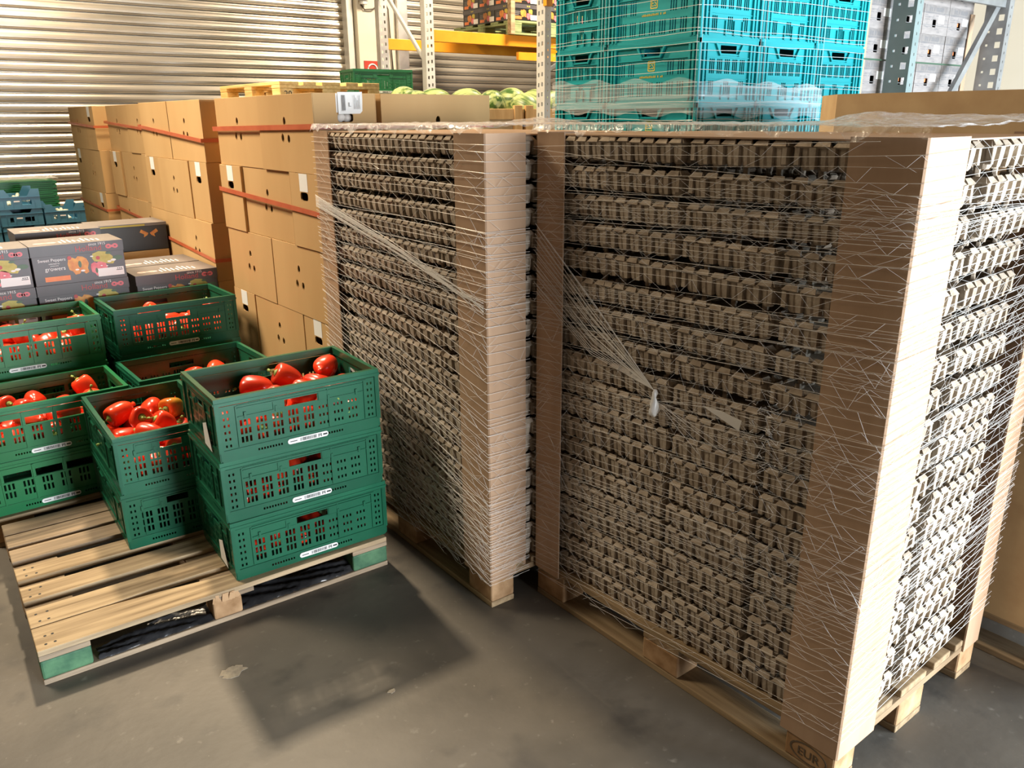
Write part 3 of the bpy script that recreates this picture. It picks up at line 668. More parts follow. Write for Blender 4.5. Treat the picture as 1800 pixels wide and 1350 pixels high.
# ------------------------------------------------------------------ green crates
CH = .2266
def crate_proto(kind, m):
    t = thing('folding_crate', 'x', 'crate'); W, D, H = .596, .396, CH
    fl_ = MB(); fl_.box(.012,.012,.006,W-.012,D-.012,.012); fl_.build('base', m, t)
    def side(L_, k):
        b = MB(); I = .006
        # base band, recessed wall with slots, top rim
        if k == 'A':
            ho = []
            groups = int((L_-.10)/.056); g0 = (L_-groups*.056)/2+.006
            for g in range(groups):
                for q in range(3):
                    x = g0+g*.056+q*.0140
                    sm = g >= groups-3 and L_ > .5
                    for r_ in range(3):
                        z = .056+r_*.030; ho.append((x, x+(.0062 if sm else .0082), z+(.003 if sm else 0), z+(.014 if sm else .022)))
            ho.append((L_*.40, L_*.60, .153, .178))                       # hand hole
            for x in (.026,.040,L_-.047,L_-.033):
                for q in range(6): ho.append((x, x+.006, .050+q*.024, .060+q*.024))
            b.slots(L_-2*I, .156, [(a-I, c-I, d, e) for a,c,d,e in ho], .004, 0, T(I, I, 0), 0, .040)
            # horizontal and vertical ribs of the folding wall
            for z, a, c in ((.190,.075,L_-.05),(.181,.075,L_-.06),(.150,.075,L_*.39),(.150,L_*.61,L_-.06)): b.box(a, I-.004, z, c, I+.001, z+.0032)
            for x in (.068,L_*.66,L_-.062): b.box(x, I-.004, .045, x+.004, I+.001, .190)
            for x in (L_*.16,L_*.34,L_*.66,L_*.84): b.box(x, I-.006, .146, x+.008, I+.001, .166)
            b.box(L_*.33, I-.003, .150, L_*.395, I+.001, .182); b.box(L_*.605, I-.003, .150, L_*.67, I+.001, .182)
        else:
            ho = []; nwin = 4 if L_ > .5 else 2; pw = (L_-.13)/nwin
            for q in range(nwin): ho.append((.065+q*pw+.008, .065+(q+1)*pw-.008, .140, .172))
            for g in range(int((L_-.12)/.07)):
                for q in range(3):
                    x = .068+g*.070+q*.0150
                    for r_ in range(2): z = .068+r_*.036; ho.append((x, x+.008, z, z+.026))
            for x in (.022,.038,L_-.046,L_-.030):
                for q in range(5): ho.append((x, x+.008, .055+q*.028, .070+q*.028))
            b.slots(L_-2*I, .156, [(a-I, c-I, d, e) for a,c,d,e in ho], .004, 0, T(I, I, 0), 0, .040)
            for q in range(nwin+1): x = .065+q*pw; b.box(x-.003, I-.005, .042, x+.003, I+.001, .196)
            b.box(.06, I-.004, .134, L_-.06, I+.001, .139)
        for x0, x1 in ((0,.016),(L_-.016,L_)): b.box(x0, .001, .035, x1, .012, .200)
        return b
    def band(L_, lab):
        b = MB(); z0, z1 = .006, .042
        ho = []
        for q in range(9):
            for s_ in (.22, .60): x = L_*s_+.010*q; ho.append((x, x+.006, .018, .026))
        b.slots(L_-.010, z1-z0, [(a-.005, c-.005, d, e) for a,c,d,e in ho], .004, 0, T(.005, .002, 0), 0, z0)
        b.box(.010,.004,0,L_-.010,.012,.007)
        return b
    for L_, k, M in ((W,0,Matrix.Identity(4)),(D,0,T(0,D,0) @ RZ(-pi/2)),(W,1,T(W,D,0) @ RZ(pi)),(D,1,T(W,0,0) @ RZ(pi/2))):
        s_ = side(L_, kind); me = s_.mesh('panel', m); me.transform(M); link('side_panel' if L_ > .5 else 'end_panel', me, t)
        s_ = band(L_, k); me = s_.mesh('base_band', m); me.transform(M); link('base_band', me, t)
    b = MB()   # rim: four bars with an outer lip
    for (x0,y0,x1,y1) in ((0,0,W,.016),(0,D-.016,W,D),(0,.016,.016,D-.016),(W-.016,.016,W,D-.016)): b.box(x0,y0,.200,x1,y1,H)
    for (x0,y0,x1,y1) in ((.0,-.003,W,.0),(0,D,W,D+.003),(-.003,0,0,D),(W,0,W+.003,D)): b.box(x0,y0,.204,x1,y1,.212)
    b.build('rim', m, t)
    lx = .235 if kind == 'A' else .19
    b = MB(); b.prism([(a, c) for a, c in rrect(lx+.075, .024, .150, .019, .009)], 0, .0022, 0, T(0,.0006,0) @ Matrix.Rotation(pi/2,4,'X')); lab = b.build('label_strip', white_lab, t); lab['label'] = 'white barcode strip'
    b = MB(); x = lx+.045; rr = random.Random(2)
    while x < lx+.105: wd = rr.choice((.0012,.002,.003)); b.box(x,-.0022,.018,x+wd,-.0015,.030); x += wd+rr.choice((.0012,.002))
    for q in range(3): b.box(lx+.112+q*.005,-.0022,.018+(q%2)*.003,lx+.115+q*.005,-.0015,.030)
    b.box(lx+.130,-.0022,.021,lx+.146,-.0015,.027); b.box(lx+.008,-.0022,.022,lx+.034,-.0015,.025)
    b.build('barcode', black_ink, lab)
    return t
crA = crate_proto('A', green); crG = crate_proto('A', green_dk); crB = crate_proto('B', green_l)
def crate(proto, x, y, k, rz, label, group, z0=.1235):
    return dup(proto, (x, y, z0+k*CH), (0,0,rz), label, group)
crates = {}
# stack on the right half of the front pallet
SR = R(-2.58)
for k, nm in enumerate(('bottom','middle','top')):
    crates['S%d'%k] = crate(crA, .767+(.004,-.003,.0)[k], 2.558+(0,.004,-.002)[k], k, SR+R((.3,-.4,0)[k]), f'{nm} crate of the three-high green stack at the front pallet corner', 'green crates in the front corner stack')
for k, nm in enumerate(('bottom','top')):
    crates['T%d'%k] = crate(crB if 0 else crA, .928+.004*k, 3.012, k, R(90-2.4+k*.6), f'{nm} green crate of the two-high stack standing end-on behind the corner stack', 'green crates in the end-on stack')
for k, nm in enumerate(('bottom','top')):
    crates['L%d'%k] = crate(crB, .155, 3.652+.004*k, k, R(.2), f'{nm} bright green crate of the two-high stack at the left edge', 'bright green crates at the left edge')
for k, nm in enumerate(('bottom','top')):
    crates['M%d'%k] = crate(crA, .800, 3.680, k, R(.6), f'{nm} dark green crate of the two-high stack behind the corner stack, next to brown boxes', 'green crates on the rear pallet')
for k, nm in enumerate(('bottom','middle','top')):
    crates['P%d'%k] = crate(crB, .178, 4.135, k, R(.0), f'{nm} bright green crate of the three-high rear stack in front of the pepper cartons', 'bright green crates of the rear stack')
for k, nm in enumerate(('bottom','middle','top')):
    crates['Q%d'%k] = crate(crA, .838, 4.160, k, R(.2), f'{nm} dark green crate of the three-high rear stack beside the brown boxes', 'dark green crates of the rear stack')

for key in ('S0', 'S2'):   # card in the pocket of the end wall
    b = MB(); b.add([(-.0035,.075,.020),(-.0045,.150,.030),(-.0045,.150,.105),(-.0035,.110,.118)], [(0,3,2,1)]); b.add([(-.0025,.075,.020),(-.0035,.150,.030),(-.0035,.150,.105),(-.0025,.110,.118)], [(0,1,2,3)])
    o = b.build('paper_card', white_lab, crates[key]); o['label'] = 'white card in the end wall pocket'

# ------------------------------------------------------------------ peppers
def pepper_proto(seed, m, long=False):
    rr = random.Random(seed); b = MB(); n = 28; lob = rr.choice((3,4,4)); ph = rr.random()*6
    Lh = .062 if long else .050
    prof = []
    for k in range(15):
        u = k/14; z = -Lh + 2*Lh*u
        r = .046*(max(0, 1-abs(2*u-1.12)**2.6))**.55*(.80+.24*u)
        if k == 0: r = .010
        if k == 14: r = .012; z -= .014
        if k == 13: r = .030; z -= .001
        prof.append((max(r,.006), z))
    tw = rr.uniform(-.3,.3)
    b.lathe(prof, n, 0, None, fr=lambda a, z: 1-.13*abs(cos(lob/2*(a+ph+tw*z/Lh)))**2.5*(1.0) + .03*sin(a+ph))
    o = b.build('bell_pepper', m, smooth=True)
    s_ = MB(); zz = Lh-.016
    s_.lathe([(.016,zz+.002),(.011,zz+.006),(.006,zz+.010)], 10)
    s_.tube([(0,0,zz+.004),(.001,0,zz+.014),(.005,.002,zz+.023),(.010,.003,zz+.029)], [.0058,.0045,.0045,.0052], 7)
    s_.build('stem', pep_stem, o, smooth=True)
    return o
protos = [pepper_proto(1, pep_red), pepper_proto(2, pep_red), pepper_proto(3, pep_red, True), pepper_proto(4, pep_red, True)]
proto_or = pepper_proto(5, pep_or)
def fill(ckey, n, seed, label, group, zscale=1, tilt=None, oranges=0, front=False):
    """let n round peppers settle inside the crate and put one pepper on each resting place"""
    c = crates[ckey]; rng = np.random.RandomState(seed); rad = .051
    lo = np.array([.076, .076, .014+rad]); hi = np.array([.520, (.17 if front else .320), 9])
    P = np.column_stack([rng.uniform(lo[0],hi[0],n), rng.uniform(lo[1],hi[1],n), rng.uniform(.06,.55,n)])
    if tilt: P[:,0] = lo[0]+(hi[0]-lo[0])*rng.rand(n)**(1/tilt)
    for it in range(420):
        P[:,2] -= .004*(1-it/470)
        for _ in range(2):
            d = P[:,None]-P[None]; q = np.sqrt((d**2).sum(-1))+np.eye(n)*9
            ov = np.maximum(0, 2*rad-q)
            P += (d/q[...,None]*(ov*.45)[...,None]).sum(1)
            P = np.minimum(np.maximum(P, lo), hi)
    c_m = T(*c.location) @ RZ(c.rotation_euler.z)
    for i in range(n):
        pr = proto_or if i >= n-oranges else protos[rng.randint(len(protos))]
        w_ = c_m @ Vector(P[i])
        q_ = dup(pr, w_, (rng.uniform(-1.9,1.9), rng.uniform(-1.9,1.9), rng.uniform(0,6.28)), label if pr is not proto_or else 'orange-green tinged pepper among the red ones, '+label.split('pepper ')[1], group)
        q_.scale = (1.12,)*3
fill('S2', 25, 1, 'red bell pepper in the top crate of the three-high corner stack', 'red peppers in the top corner crate', tilt=1.25)
fill('S1', 7, 2, 'red bell pepper behind the hand hole of the middle corner crate', 'red peppers in the middle corner crate', front=True)
fill('S0', 7, 3, 'red bell pepper behind the hand hole of the bottom corner crate', 'red peppers in the bottom corner crate', front=True)
fill('T1', 24, 4, 'red bell pepper in the open end-on crate behind the corner stack', 'red peppers in the end-on crate', oranges=1)
fill('L1', 25, 5, 'red bell pepper in the left-edge crate of the front row', 'red peppers in the left-edge crate')
fill('M1', 18, 6, 'red bell pepper in the crate behind the corner stack beside brown boxes', 'red peppers in the crate by the brown boxes')
fill('P2', 21, 7, 'red bell pepper in the rear bright green crate before the cartons', 'red peppers in the rear bright green crate')
fill('Q2', 19, 8, 'red bell pepper in the rear dark green crate beside brown boxes', 'red peppers in the rear dark green crate')
for p_ in protos + [proto_or]: kids_only(p_)

# ------------------------------------------------------------------ pepper cartons
def blob(b, pts, y, x0, z0, sc, mi=0, th=.0006):
    b.prism([(x0+sc*a, z0+sc*c) for a, c in pts], 0, th, mi, T(0, y, 0) @ Matrix.Rotation(pi/2, 4, 'X'))
PEP = [(-.5,.1),(-.45,.32),(-.25,.42),(-.1,.34),(.02,.46),(.25,.42),(.42,.30),(.5,.05),(.42,-.2),(.46,-.4),(.3,-.48),(.12,-.3),(0,-.45),(-.2,-.48),(-.3,-.3),(-.46,-.2)]
KW, KD, KH = .428, .296, .198
def emblem(b, x, z, s, y):
    for a in (-1, 1):
        b.holed([(x+a*s*(.55+.5*cos(q)), z+s*.42*sin(q)) for q in [R(v)*(a) for v in range(0,360,24)]], [[(x+a*s*(.55+.16*cos(q)), z+s*.12*sin(q)) for q in [R(v)*(a) for v in range(0,360,30)]]], .0006, 0, T(0,y,0))
    b.prism([(x-s*.3,z-s*.2),(x+s*.3,z-s*.25),(x+s*.25,z+s*.1),(x,z+s*.22),(x-s*.28,z+s*.12)], 0, .0006, 0, T(0,y+.0006,0) @ Matrix.Rotation(pi/2,4,'X'))
def carton_proto():
    t = thing('pepper_carton', 'x', 'carton'); y = -.0008
    b = MB(); b.box(0,0,0,KW,KD,KH-.052); b.build('tray', carton, t, bevel=.002)
    b = MB(); b.box(-.0025,-.0005,KH-.053,KW+.0025,KD+.0005,KH); 
    lid = b.build('lid', [carton, carton_top], t)
    for p in lid.data.polygons:
        if p.normal.z > .5: p.material_index = 1
    text_part('country_lettering', 'Holland', .040, t, ink_red, .262, y-.0005, KH-.043)
    text_part('year_lettering', 'since 1915', .019, t, ink_white, .305, y-.0005, KH-.0165)
    b = MB(); emblem(b, .374, KH-.028, .029, y-.0012); b.build('emblem', ink_pink, t)
    text_part('product_lettering', 'Sweet Peppers', .021, t, ink_white, .088, y, .118)
    text_part('small_lettering', 'selected by', .011, t, ink_white, .096, y, .103)
    text_part('small_lettering', 'passionate', .009, t, ink_white, .096, y, .093)
    text_part('brand_lettering', 'growers', .028, t, ink_white, .098, y, .072)
    b = MB(); blob(b, PEP, y, .205, .088, .098); b.build('amber_pepper_print', ink_amber, t)
    b = MB(); blob(b, PEP, y, .30, .062, .080); b.build('pink_pepper_print', ink_pink, t)
    b = MB(); blob(b, [(-.6,.05),(-.55,.3),(-.2,.42),(.2,.36),(.5,.1),(.62,-.2),(.5,-.38),(.2,-.34),(-.2,-.2),(-.5,-.15)], y, .325, .112, .088); b.build('yellow_pepper_print', ink_yellow, t)
    b = MB()
    for x, z, a in ((.372,.098,.010),(.352,.092,.008),(.222,.058,.008),(.196,.066,.007),(.272,.126,.006),(.338,.070,.004),(.312,.074,.004)): b.prism(oval(x, z, a*1.3, a*.6, 10), 0, .0014, 0, T(0,y,0) @ Matrix.Rotation(pi/2,4,'X'))
    b.build('print_highlights', white_lab, t)
    b = MB()
    for x, z, a, c in ((.352,.136,.014,.006),(.395,.108,.026,.012),(.212,.092,.008,.018),(.286,.052,.006,.014)): b.prism(oval(x, z, a, c, 10), 0, .0011, 0, T(0,y,0) @ Matrix.Rotation(pi/2,4,'X'))
    b.build('print_shadows', ink_green, t)
    for x, z, r_ in ((.168,.128,.010),(.300,.115,.010)):
        b = MB(); b.prism(oval(x, z, r_, r_, 14), 0, .0012, 0, T(0,y,0) @ Matrix.Rotation(pi/2,4,'X')); b.build('red_dot_print', ink_red, t)
    b = MB(); b.box(.045,y-.0006,.018,.160,y,.042); b.build('orange_label', ink_orange, t)
    b = MB(); b.box(.290,y-.001,.018,.416,y-.0004,.060); w_ = b.build('white_label', white_lab, t)
    b = MB()
    for q in range(3): b.box(.384+q*.009,y-.0015,.050,.390+q*.009,y-.001,.054)
    b.box(.380,y-.0015,.043,.410,y-.001,.046); b.build('label_print', black_ink, w_)
    # pale print on the lid
    b = MB()
    for q in range(9): b.box(.15+q*.022,.06+.01*(q%2),KH+.0002,.158+q*.022,.125+.02*((q*3)%4),KH+.0006)
    b.build('lid_lettering', ink_white, t)
    b = MB(); emblem(b, 0, 0, .05, 0)
    me = b.mesh('lid_emblem', ink_pale); me.transform(T(.085,.10,KH+.0006) @ Matrix.Rotation(-pi/2,4,'X')); link('lid_emblem', me, t)
    return t
kp = carton_proto(); KZ = .288; GK = 'grey pepper cartons behind the green crates'
for k in range(4):
    lv = ('bottom','second','third','top')[k]
    dup(kp, (.598, 4.605, KZ+k*KH), (0,0,R(.3)), f'{lv} grey pepper carton of the middle front stack', GK)
    dup(kp, (.160, 4.600, KZ+k*KH), (0,0,R(-.2)), f'{lv} grey pepper carton of the left front stack cut by the photo edge', GK)
    if k < 3:
        dup(kp, (1.062, 4.590, KZ+k*KH), (0,0,R(-.3)), ('grey pepper carton just right of the middle stack, closest to the brown boxes' if k==2 else f'{lv} grey pepper carton of the low right stack'), GK)
        dup(kp, (1.066, 4.900, KZ+k*KH), (0,0,R(.4)), ('rear grey pepper carton of the low right pair, lid flush with its neighbour' if k==2 else f'{lv} rear grey pepper carton of the low right pair'), GK)
for k in range(4):
    lv = ('bottom','second','third','top')[k]
    dup(kp, (.622, 5.21, KZ+k*KH), (0,0,R(-.6)), f'{lv} grey pepper carton of the rear stack behind the middle one', GK)
kids_only(kp)
# black carton with a yellow butterfly mark, on a plain brown box
t = thing('pepper_carton', 'black carton with grey lid and a yellow butterfly mark behind the grey cartons', 'carton', (1.058, 5.45, KZ+3*KH+.01), R(-.5))
b = MB(); b.box(0,0,0,KW,KD,.150); b.build('tray', carton_black, t, bevel=.002)
b = MB(); b.box(-.002,-.001,.150,KW+.002,KD+.001,.168); b.build('lid', carton_top, t)
b = MB(); b.box(.04,-.0016,.152,.30,-.0011,.162); b.build('yellow_stripe', ink_gold, t)
b = MB()
for a in (-1,1): b.prism([(.32+a*.004,.105),(.32+a*.045,.130),(.32+a*.055,.112),(.32+a*.030,.098),(.32+a*.034,.080),(.32+a*.012,.092)], 0, .0006, 0, T(0,-.0008,0) @ Matrix.Rotation(pi/2,4,'X'))
b.build('butterfly_mark', ink_amber, t)
t = thing('cardboard_box', 'plain brown carton under the black butterfly carton', 'cardboard box', (1.058, 5.45, KZ), R(-.5))
b = MB(); b.box(0,0,0,KW,KD,3*KH+.008); b.build('body', kraft, t, bevel=.003)
b = MB(); b.prism([(.36,.585-.06),(.375,.605-.06),(.39,.585-.06)], 0, .0006, 0, T(0,-.0004,0) @ Matrix.Rotation(pi/2,4,'X')); b.build('handling_mark', grey_ink, t)
for z, lv in ((0,'lower'),(.144,'upper')): pallet(f'{lv} of the two wooden pallets under the pepper cartons', (.15, 4.60, z), 0, L=1.34, W=1.15, nb=[(0,.145),(.25,.12),(.5,.145),(.75,.12),(1.005,.145)])

# ------------------------------------------------------------------ blue crates and folded green crates at the far left
def blue_proto():
    t = thing('blue_crate', 'x', 'crate'); W, D, H = .286, .39, .126
    prof = [(0,0),(W,0),(W,H+.022),(W-.055,H+.022),(W-.085,H-.030),(.085,H-.030),(.055,H+.022),(0,H+.022)]
    b = MB(); b.box(.004,.004,0,W-.004,D-.004,.006); b.build('base', blue, t)
    for M in (Matrix.Identity(4), T(W,D,0) @ RZ(pi)):
        b = MB(); b.holed([(a, c) for a, c in prof], [[(.06,.03),(.06,.065),(.085,.065),(.085,.03)][::-1],[(.16,.03),(.16,.065),(.225,.065),(.225,.03)][::-1]], .005)
        for x in (.04,.1,.15,.2,.245): b.box(x,-.003,.004,x+.004,.001,.088)
        b.box(-.002,-.005,.088,W+.002,.001,.093); b.box(0,-.004,0,W,.001,.008)
        me = b.mesh('end_panel', blue); me.transform(M); link('end_panel', me, t)
    for x in (0, W-.005):
        b = MB(); b.box(x,.005,0,x+.005,D-.005,H-.004); b.box(x-.002,.0,H-.012,x+.007,D,H-.004); b.build('side_panel', blue, t)
    b = MB(); b.box(.105,-.0045,.055,.145,-.004,.064); b.build('print_mark', ink_white, t)
    return t
bp_ = blue_proto(); GB = 'blue crates in front of the left shutter'
for (bx, nm, n) in ((.800,'left stack',8),(1.100,'right stack',6+1)):
    for k in range(n):
        dup(bp_, (bx, 7.30, .144+k*.126-(.0 if nm=='left stack' else .0)), (0,0,R(random.uniform(-.6,.6))), f'{ORD[n-1-k]} blue crate from the top in the {nm} before the shutter', GB)
for k in range(6): dup(bp_, (.500, 7.28, .144+k*.126), (0,0,R(.4)), f'{ORD[5-k]} blue crate from the top in the outermost left stack', GB)
kids_only(bp_)
pallet('wooden pallet under the blue crates', (.40, 7.25, 0), 0, L=1.06, W=.5, nb=[(0,.145),(.18,.14),(.355,.145)])
# a bundle of produce in the right blue crate and the left one
def leaves(x, y, z, seed, label):
    rr = random.Random(seed); b = MB()
    for k in range(9): b.tube([(x+.05+rr.random()*.17, y+.05, z+.03+.05*rr.random()), (x+.07+rr.random()*.15, y+.3, z+.05+.04*rr.random())], .014, 6)
    tag(b.build('leek_bundle', mat('pale_leek', (.62,.66,.52), (.75,.75,.66), 12, .5), smooth=True), label, 'vegetables')
leaves(1.100, 7.30, .144+6*.126, 1, 'pale stalks lying in the top right blue crate')
leaves(.800, 7.30, .144+7*.126, 2, 'pale stalks lying in the top left blue crate')
def folded_proto():
    t = thing('folded_crate', 'x', 'crate'); W, D, H = .60, .40, .0325
    b = MB()
    for (x0,y0,x1,y1) in ((0,0,W,.02),(0,D-.02,W,D),(0,.02,.02,D-.02),(W-.02,.02,W,D-.02)): b.box(x0,y0,.004,x1,y1,.030)
    b.box(.02,.02,.008,W-.02,D-.02,.026)
    b.box(.03,-.003,.022,W-.03,0,.0325); b.box(-.003,.03,.022,0,D-.03,.0325); b.box(.01,.01,0,W-.01,D-.01,.004); b.box(.03,.03,.026,W-.03,D-.03,H)
    b.build('folded_body', green_dk, t); return t
fp = folded_proto()
nf = 32
for k in range(nf): dup(fp, (.74+random.uniform(-.006,.006), 8.05, .144+k*.0325), (0,0,R(random.uniform(-.5,.5))), f'{(ORD+["twenty-third","twenty-fourth","twenty-fifth","twenty-sixth","twenty-seventh","twenty-eighth","twenty-ninth","thirtieth","thirty-first","thirty-second"])[nf-1-k]} folded green crate from the top under film near the left shutter', 'folded green crates near the left shutter')
kids_only(fp)
pallet('wooden pallet under the folded green crates', (.70, 7.98, 0), 0, L=.85, W=.55, nb=[(0,.145),(.2,.145),(.405,.145)])
film_cover(T(.72, 8.02, -.435), 0, .64, 0, .46, 1.634-.0-.012, 'clear film hood over the folded green crates by the left shutter', 11)

# ------------------------------------------------------------------ stack of yellow pallets behind the brown boxes, green crates beyond
for k in range(13):
    t = pallet(f'{ORD[12-k]} empty yellow pallet from the top of the pile behind the brown boxes', (3.27, 5.78, k*.1483), pi/2, deck=wood_yellow, cross=wood_yellow, blk=wood_yellow, group='empty yellow pallets in a pile', zs=1.03)
    if k == 12: text_part('stamp_lettering', '20', .06, t, black_ink, .0-.0008, .74, .045, face='-X')
GT = 'green crates stacked before the pillar'
NV = 8
for k in range(NV):
    crate(crG, 3.83+(.10 if k < NV-1 else 0), 7.25-(.05 if k < NV-1 else 0), k, R(-9), f'{ORD[NV-1-k]} green crate from the top of the stack in front of the pillar', GT, z0=2.117-NV*CH)
for z, lv in ((0,'lower'),(.1525,'upper')): pallet(f'{lv} of two wooden pallets under the green crates before the pillar', (3.76, 7.22, z), R(-9), L=.86, W=.8, zs=1.056)
kids_only(crA); kids_only(crB); kids_only(crG)

# ------------------------------------------------------------------ watermelon bins
def melon_proto(seed):
    rr = random.Random(seed); b = MB(); r_ = .135
    b.lathe([(.004,-r_*1.28)]+[(r_*sin(q), -r_*1.28*cos(q)) for q in [R(v) for v in range(12,170,12)]]+[(.004,r_*1.28)], 24)
    o = b.build('watermelon', melon_m, smooth=True)
    s_ = MB(); s_.lathe([(.010,r_*1.27),(.006,r_*1.31)], 8); s_.build('stem_scar', pep_stem, o); return o
mp_ = melon_proto(1)
def melon_bin(x, y, label, mels):
    t = thing('produce_bin', label, 'bin', (x, y, 0)); W, D, H = 1.16, 1.0, 1.62
    for yy in (0, D-.012):
        b = MB(); b.box(.04, yy+.02 if yy == 0 else yy-.02, .16, W-.04, yy+.03 if yy == 0 else yy-.01, H+.10); b.build('cardboard_liner', kraft_grey, t)
    for xx in (.03, W-.04):
        b = MB(); b.box(xx, .03, .16, xx+.01, D-.04, H+.10); b.build('cardboard_liner', kraft_grey, t)
    for xx in (0, W*.47, W-.09):
        for yy in (0, D-.03):
            b = MB(); b.box(xx, yy-.01, 0, xx+.09, yy+.02, H+.16); b.build('upright', wood_bin, t, bevel=.004)
    for z in (.25, 1.36, H+.04):
        for yy in (-.0, D-.03):
            b = MB(); b.box(.0, yy, z, W, yy+.02, z+.09); b.build('rail', wood_bin, t, bevel=.004)
        for xx in (-.018, W-.002):
            b = MB(); b.box(xx, .02, z, xx+.02, D-.02, z+.09); b.build('rail', wood_bin, t, bevel=.004)
    b = MB(); b.box(.05,.05,1.46,W-.05,D-.05,1.47); b.build('false_floor', kraft_grey, t)
    b = MB()
    for x0, dx in ((.56,.05),(.64,-.03),(.70,.05)): b.tube([(x0,-.001+.018,1.50),(x0+dx*.4,.018,1.57),(x0+dx,.018,1.50)], .007, 5)
    b.build('red_lettering', ink_red, t)
    return t
melon_bin(3.70, 6.02, 'wooden framed cardboard bin of watermelons right of the brown boxes', 0)
melon_bin(4.90, 6.02, 'wooden framed watermelon bin half hidden behind the rack upright', 0)
mel = [(3.86,6.20),(4.13,6.22),(4.41,6.20),(4.67,6.23),(3.95,6.55),(4.27,6.55),(4.62,6.55),(5.08,6.22),(5.36,6.20),(5.64,6.24),(5.86,6.5),(5.15,6.55),(5.5,6.58)]
for i, (mx, my) in enumerate(mel):
    o = dup(mp_, (mx, my, 1.735+.05*random.random()+(.05 if my > 6.4 else .0)), (R(random.uniform(60,120)), R(random.uniform(-40,40)), random.random()*6), 'striped green watermelon heaped in the bin right of the brown boxes' if mx < 4.8 else 'striped green watermelon in the bin behind the rack upright', 'watermelons in the left bin' if mx < 4.8 else 'watermelons in the right bin')
    tag(o, cat='watermelon')
kids_only(mp_)

# ------------------------------------------------------------------ pallet racking at the back
def upright_mesh(b, x0, x1, y0, y1, z1, M=None, pitch=.075, face='-Y', big=False):
    """C-section post with keyhole slots in the face"""
    W = x1-x0
    ho = []
    n = int(z1/pitch)
    for k in range(n):
        z = k*pitch+.03
        if big: ho += [(W*.62, W*.86, z, z+.034)]; ho += [(W*.22, W*.32, z+.012, z+.024)]
        else: ho += [(W*.18, W*.36, z, z+.030), (W*.60, W*.78, z+.006, z+.036)]
    if face == '-Y':
        b.slots(W, z1, ho, .003, 0, T(x0, y0, 0), 0, 0); b.box(x0, y0+.003, 0, x0+.003, y1, z1); b.box(x1-.003, y0+.003, 0, x1, y1, z1)
        b.box(x0, y1-.003, 0, x0+.02, y1, z1); b.box(x1-.02, y1-.003, 0, x1, y1, z1)
    else:   # perforated side looks along -X
        D_ = y1-y0
        ho = [(a*D_/W, c*D_/W, d, e) for a, c, d, e in ho]
        b.slots(D_, z1, ho, .003, 0, T(x0, y1, 0) @ RZ(-pi/2), 0, 0)
        hs = [((x1-x0)*.42, (x1-x0)*.54, k*.05+.02, k*.05+.034) for k in range(int(z1/.05))]
        b.slots(x1-x0-.003, z1, hs, .003, 0, T(x0+.003, y0, 0), 0, 0); b.box(x0+.003, y1-.003, 0, x1, y1, z1)
rk = thing('rack_frame', 'grey perforated upright frame of the rack in front of the pillar', 'rack', (0,0,0))
b = MB(); upright_mesh(b, 4.80, 4.905, 7.50, 7.58, 3.6); b.build('front_upright', steel_p, rk)
b = MB(); upright_mesh(b, 4.80, 4.905, 8.42, 8.50, 3.6); b.build('rear_upright', steel, rk)
b = MB(); b.tube([(4.85,7.56,2.20),(4.85,8.44,3.05)], .022, 8); b.build('diagonal_brace', steel_p, rk)
b = MB(); b.tube([(4.85,7.56,2.16),(4.85,8.44,2.16)], .013, 8); b.build('cross_brace', steel_p, rk)
def beam(y, label, x0=4.905, x1=7.7, z=2.418, h=.115, plate=True):
    t = thing('rack_beam', label, 'rack beam', (0,0,0))
    b = MB(); b.box(x0, y, z, x1, y+.045, z+h); b.build('bar', orange_m, t, bevel=.004)
    if plate:
        b = MB(); b.box(x0-.05, y-.006, z-.07, x0, y-.001, z+h+.05); b.box(x0-.004,y-.006,z-.07,x0,y+.05,z+h+.05); b.build('end_connector', orange_m, t)
        b = MB()
        for k in range(4): b.lathe([(.006,-.0005),(.006,.002)], 8, 0, T(x0-.03, y-.006, z-.04+k*.055) @ Matrix.Rotation(pi/2,4,'X'))
        b.build('bolts', rubber, t)
beam(7.515, 'bright orange front beam of the rack above the watermelons')
beam(8.44, 'orange rear beam of the rack seen under the front one', z=2.40, plate=False)
t = thing('rack_beam', 'yellow beam end behind the perforated rack upright at right of the watermelons', 'rack beam', (0,0,0))
b = MB(); b.box(5.85,7.30,2.265,6.9,7.34,2.345); b.build('bar', orange_m, t)
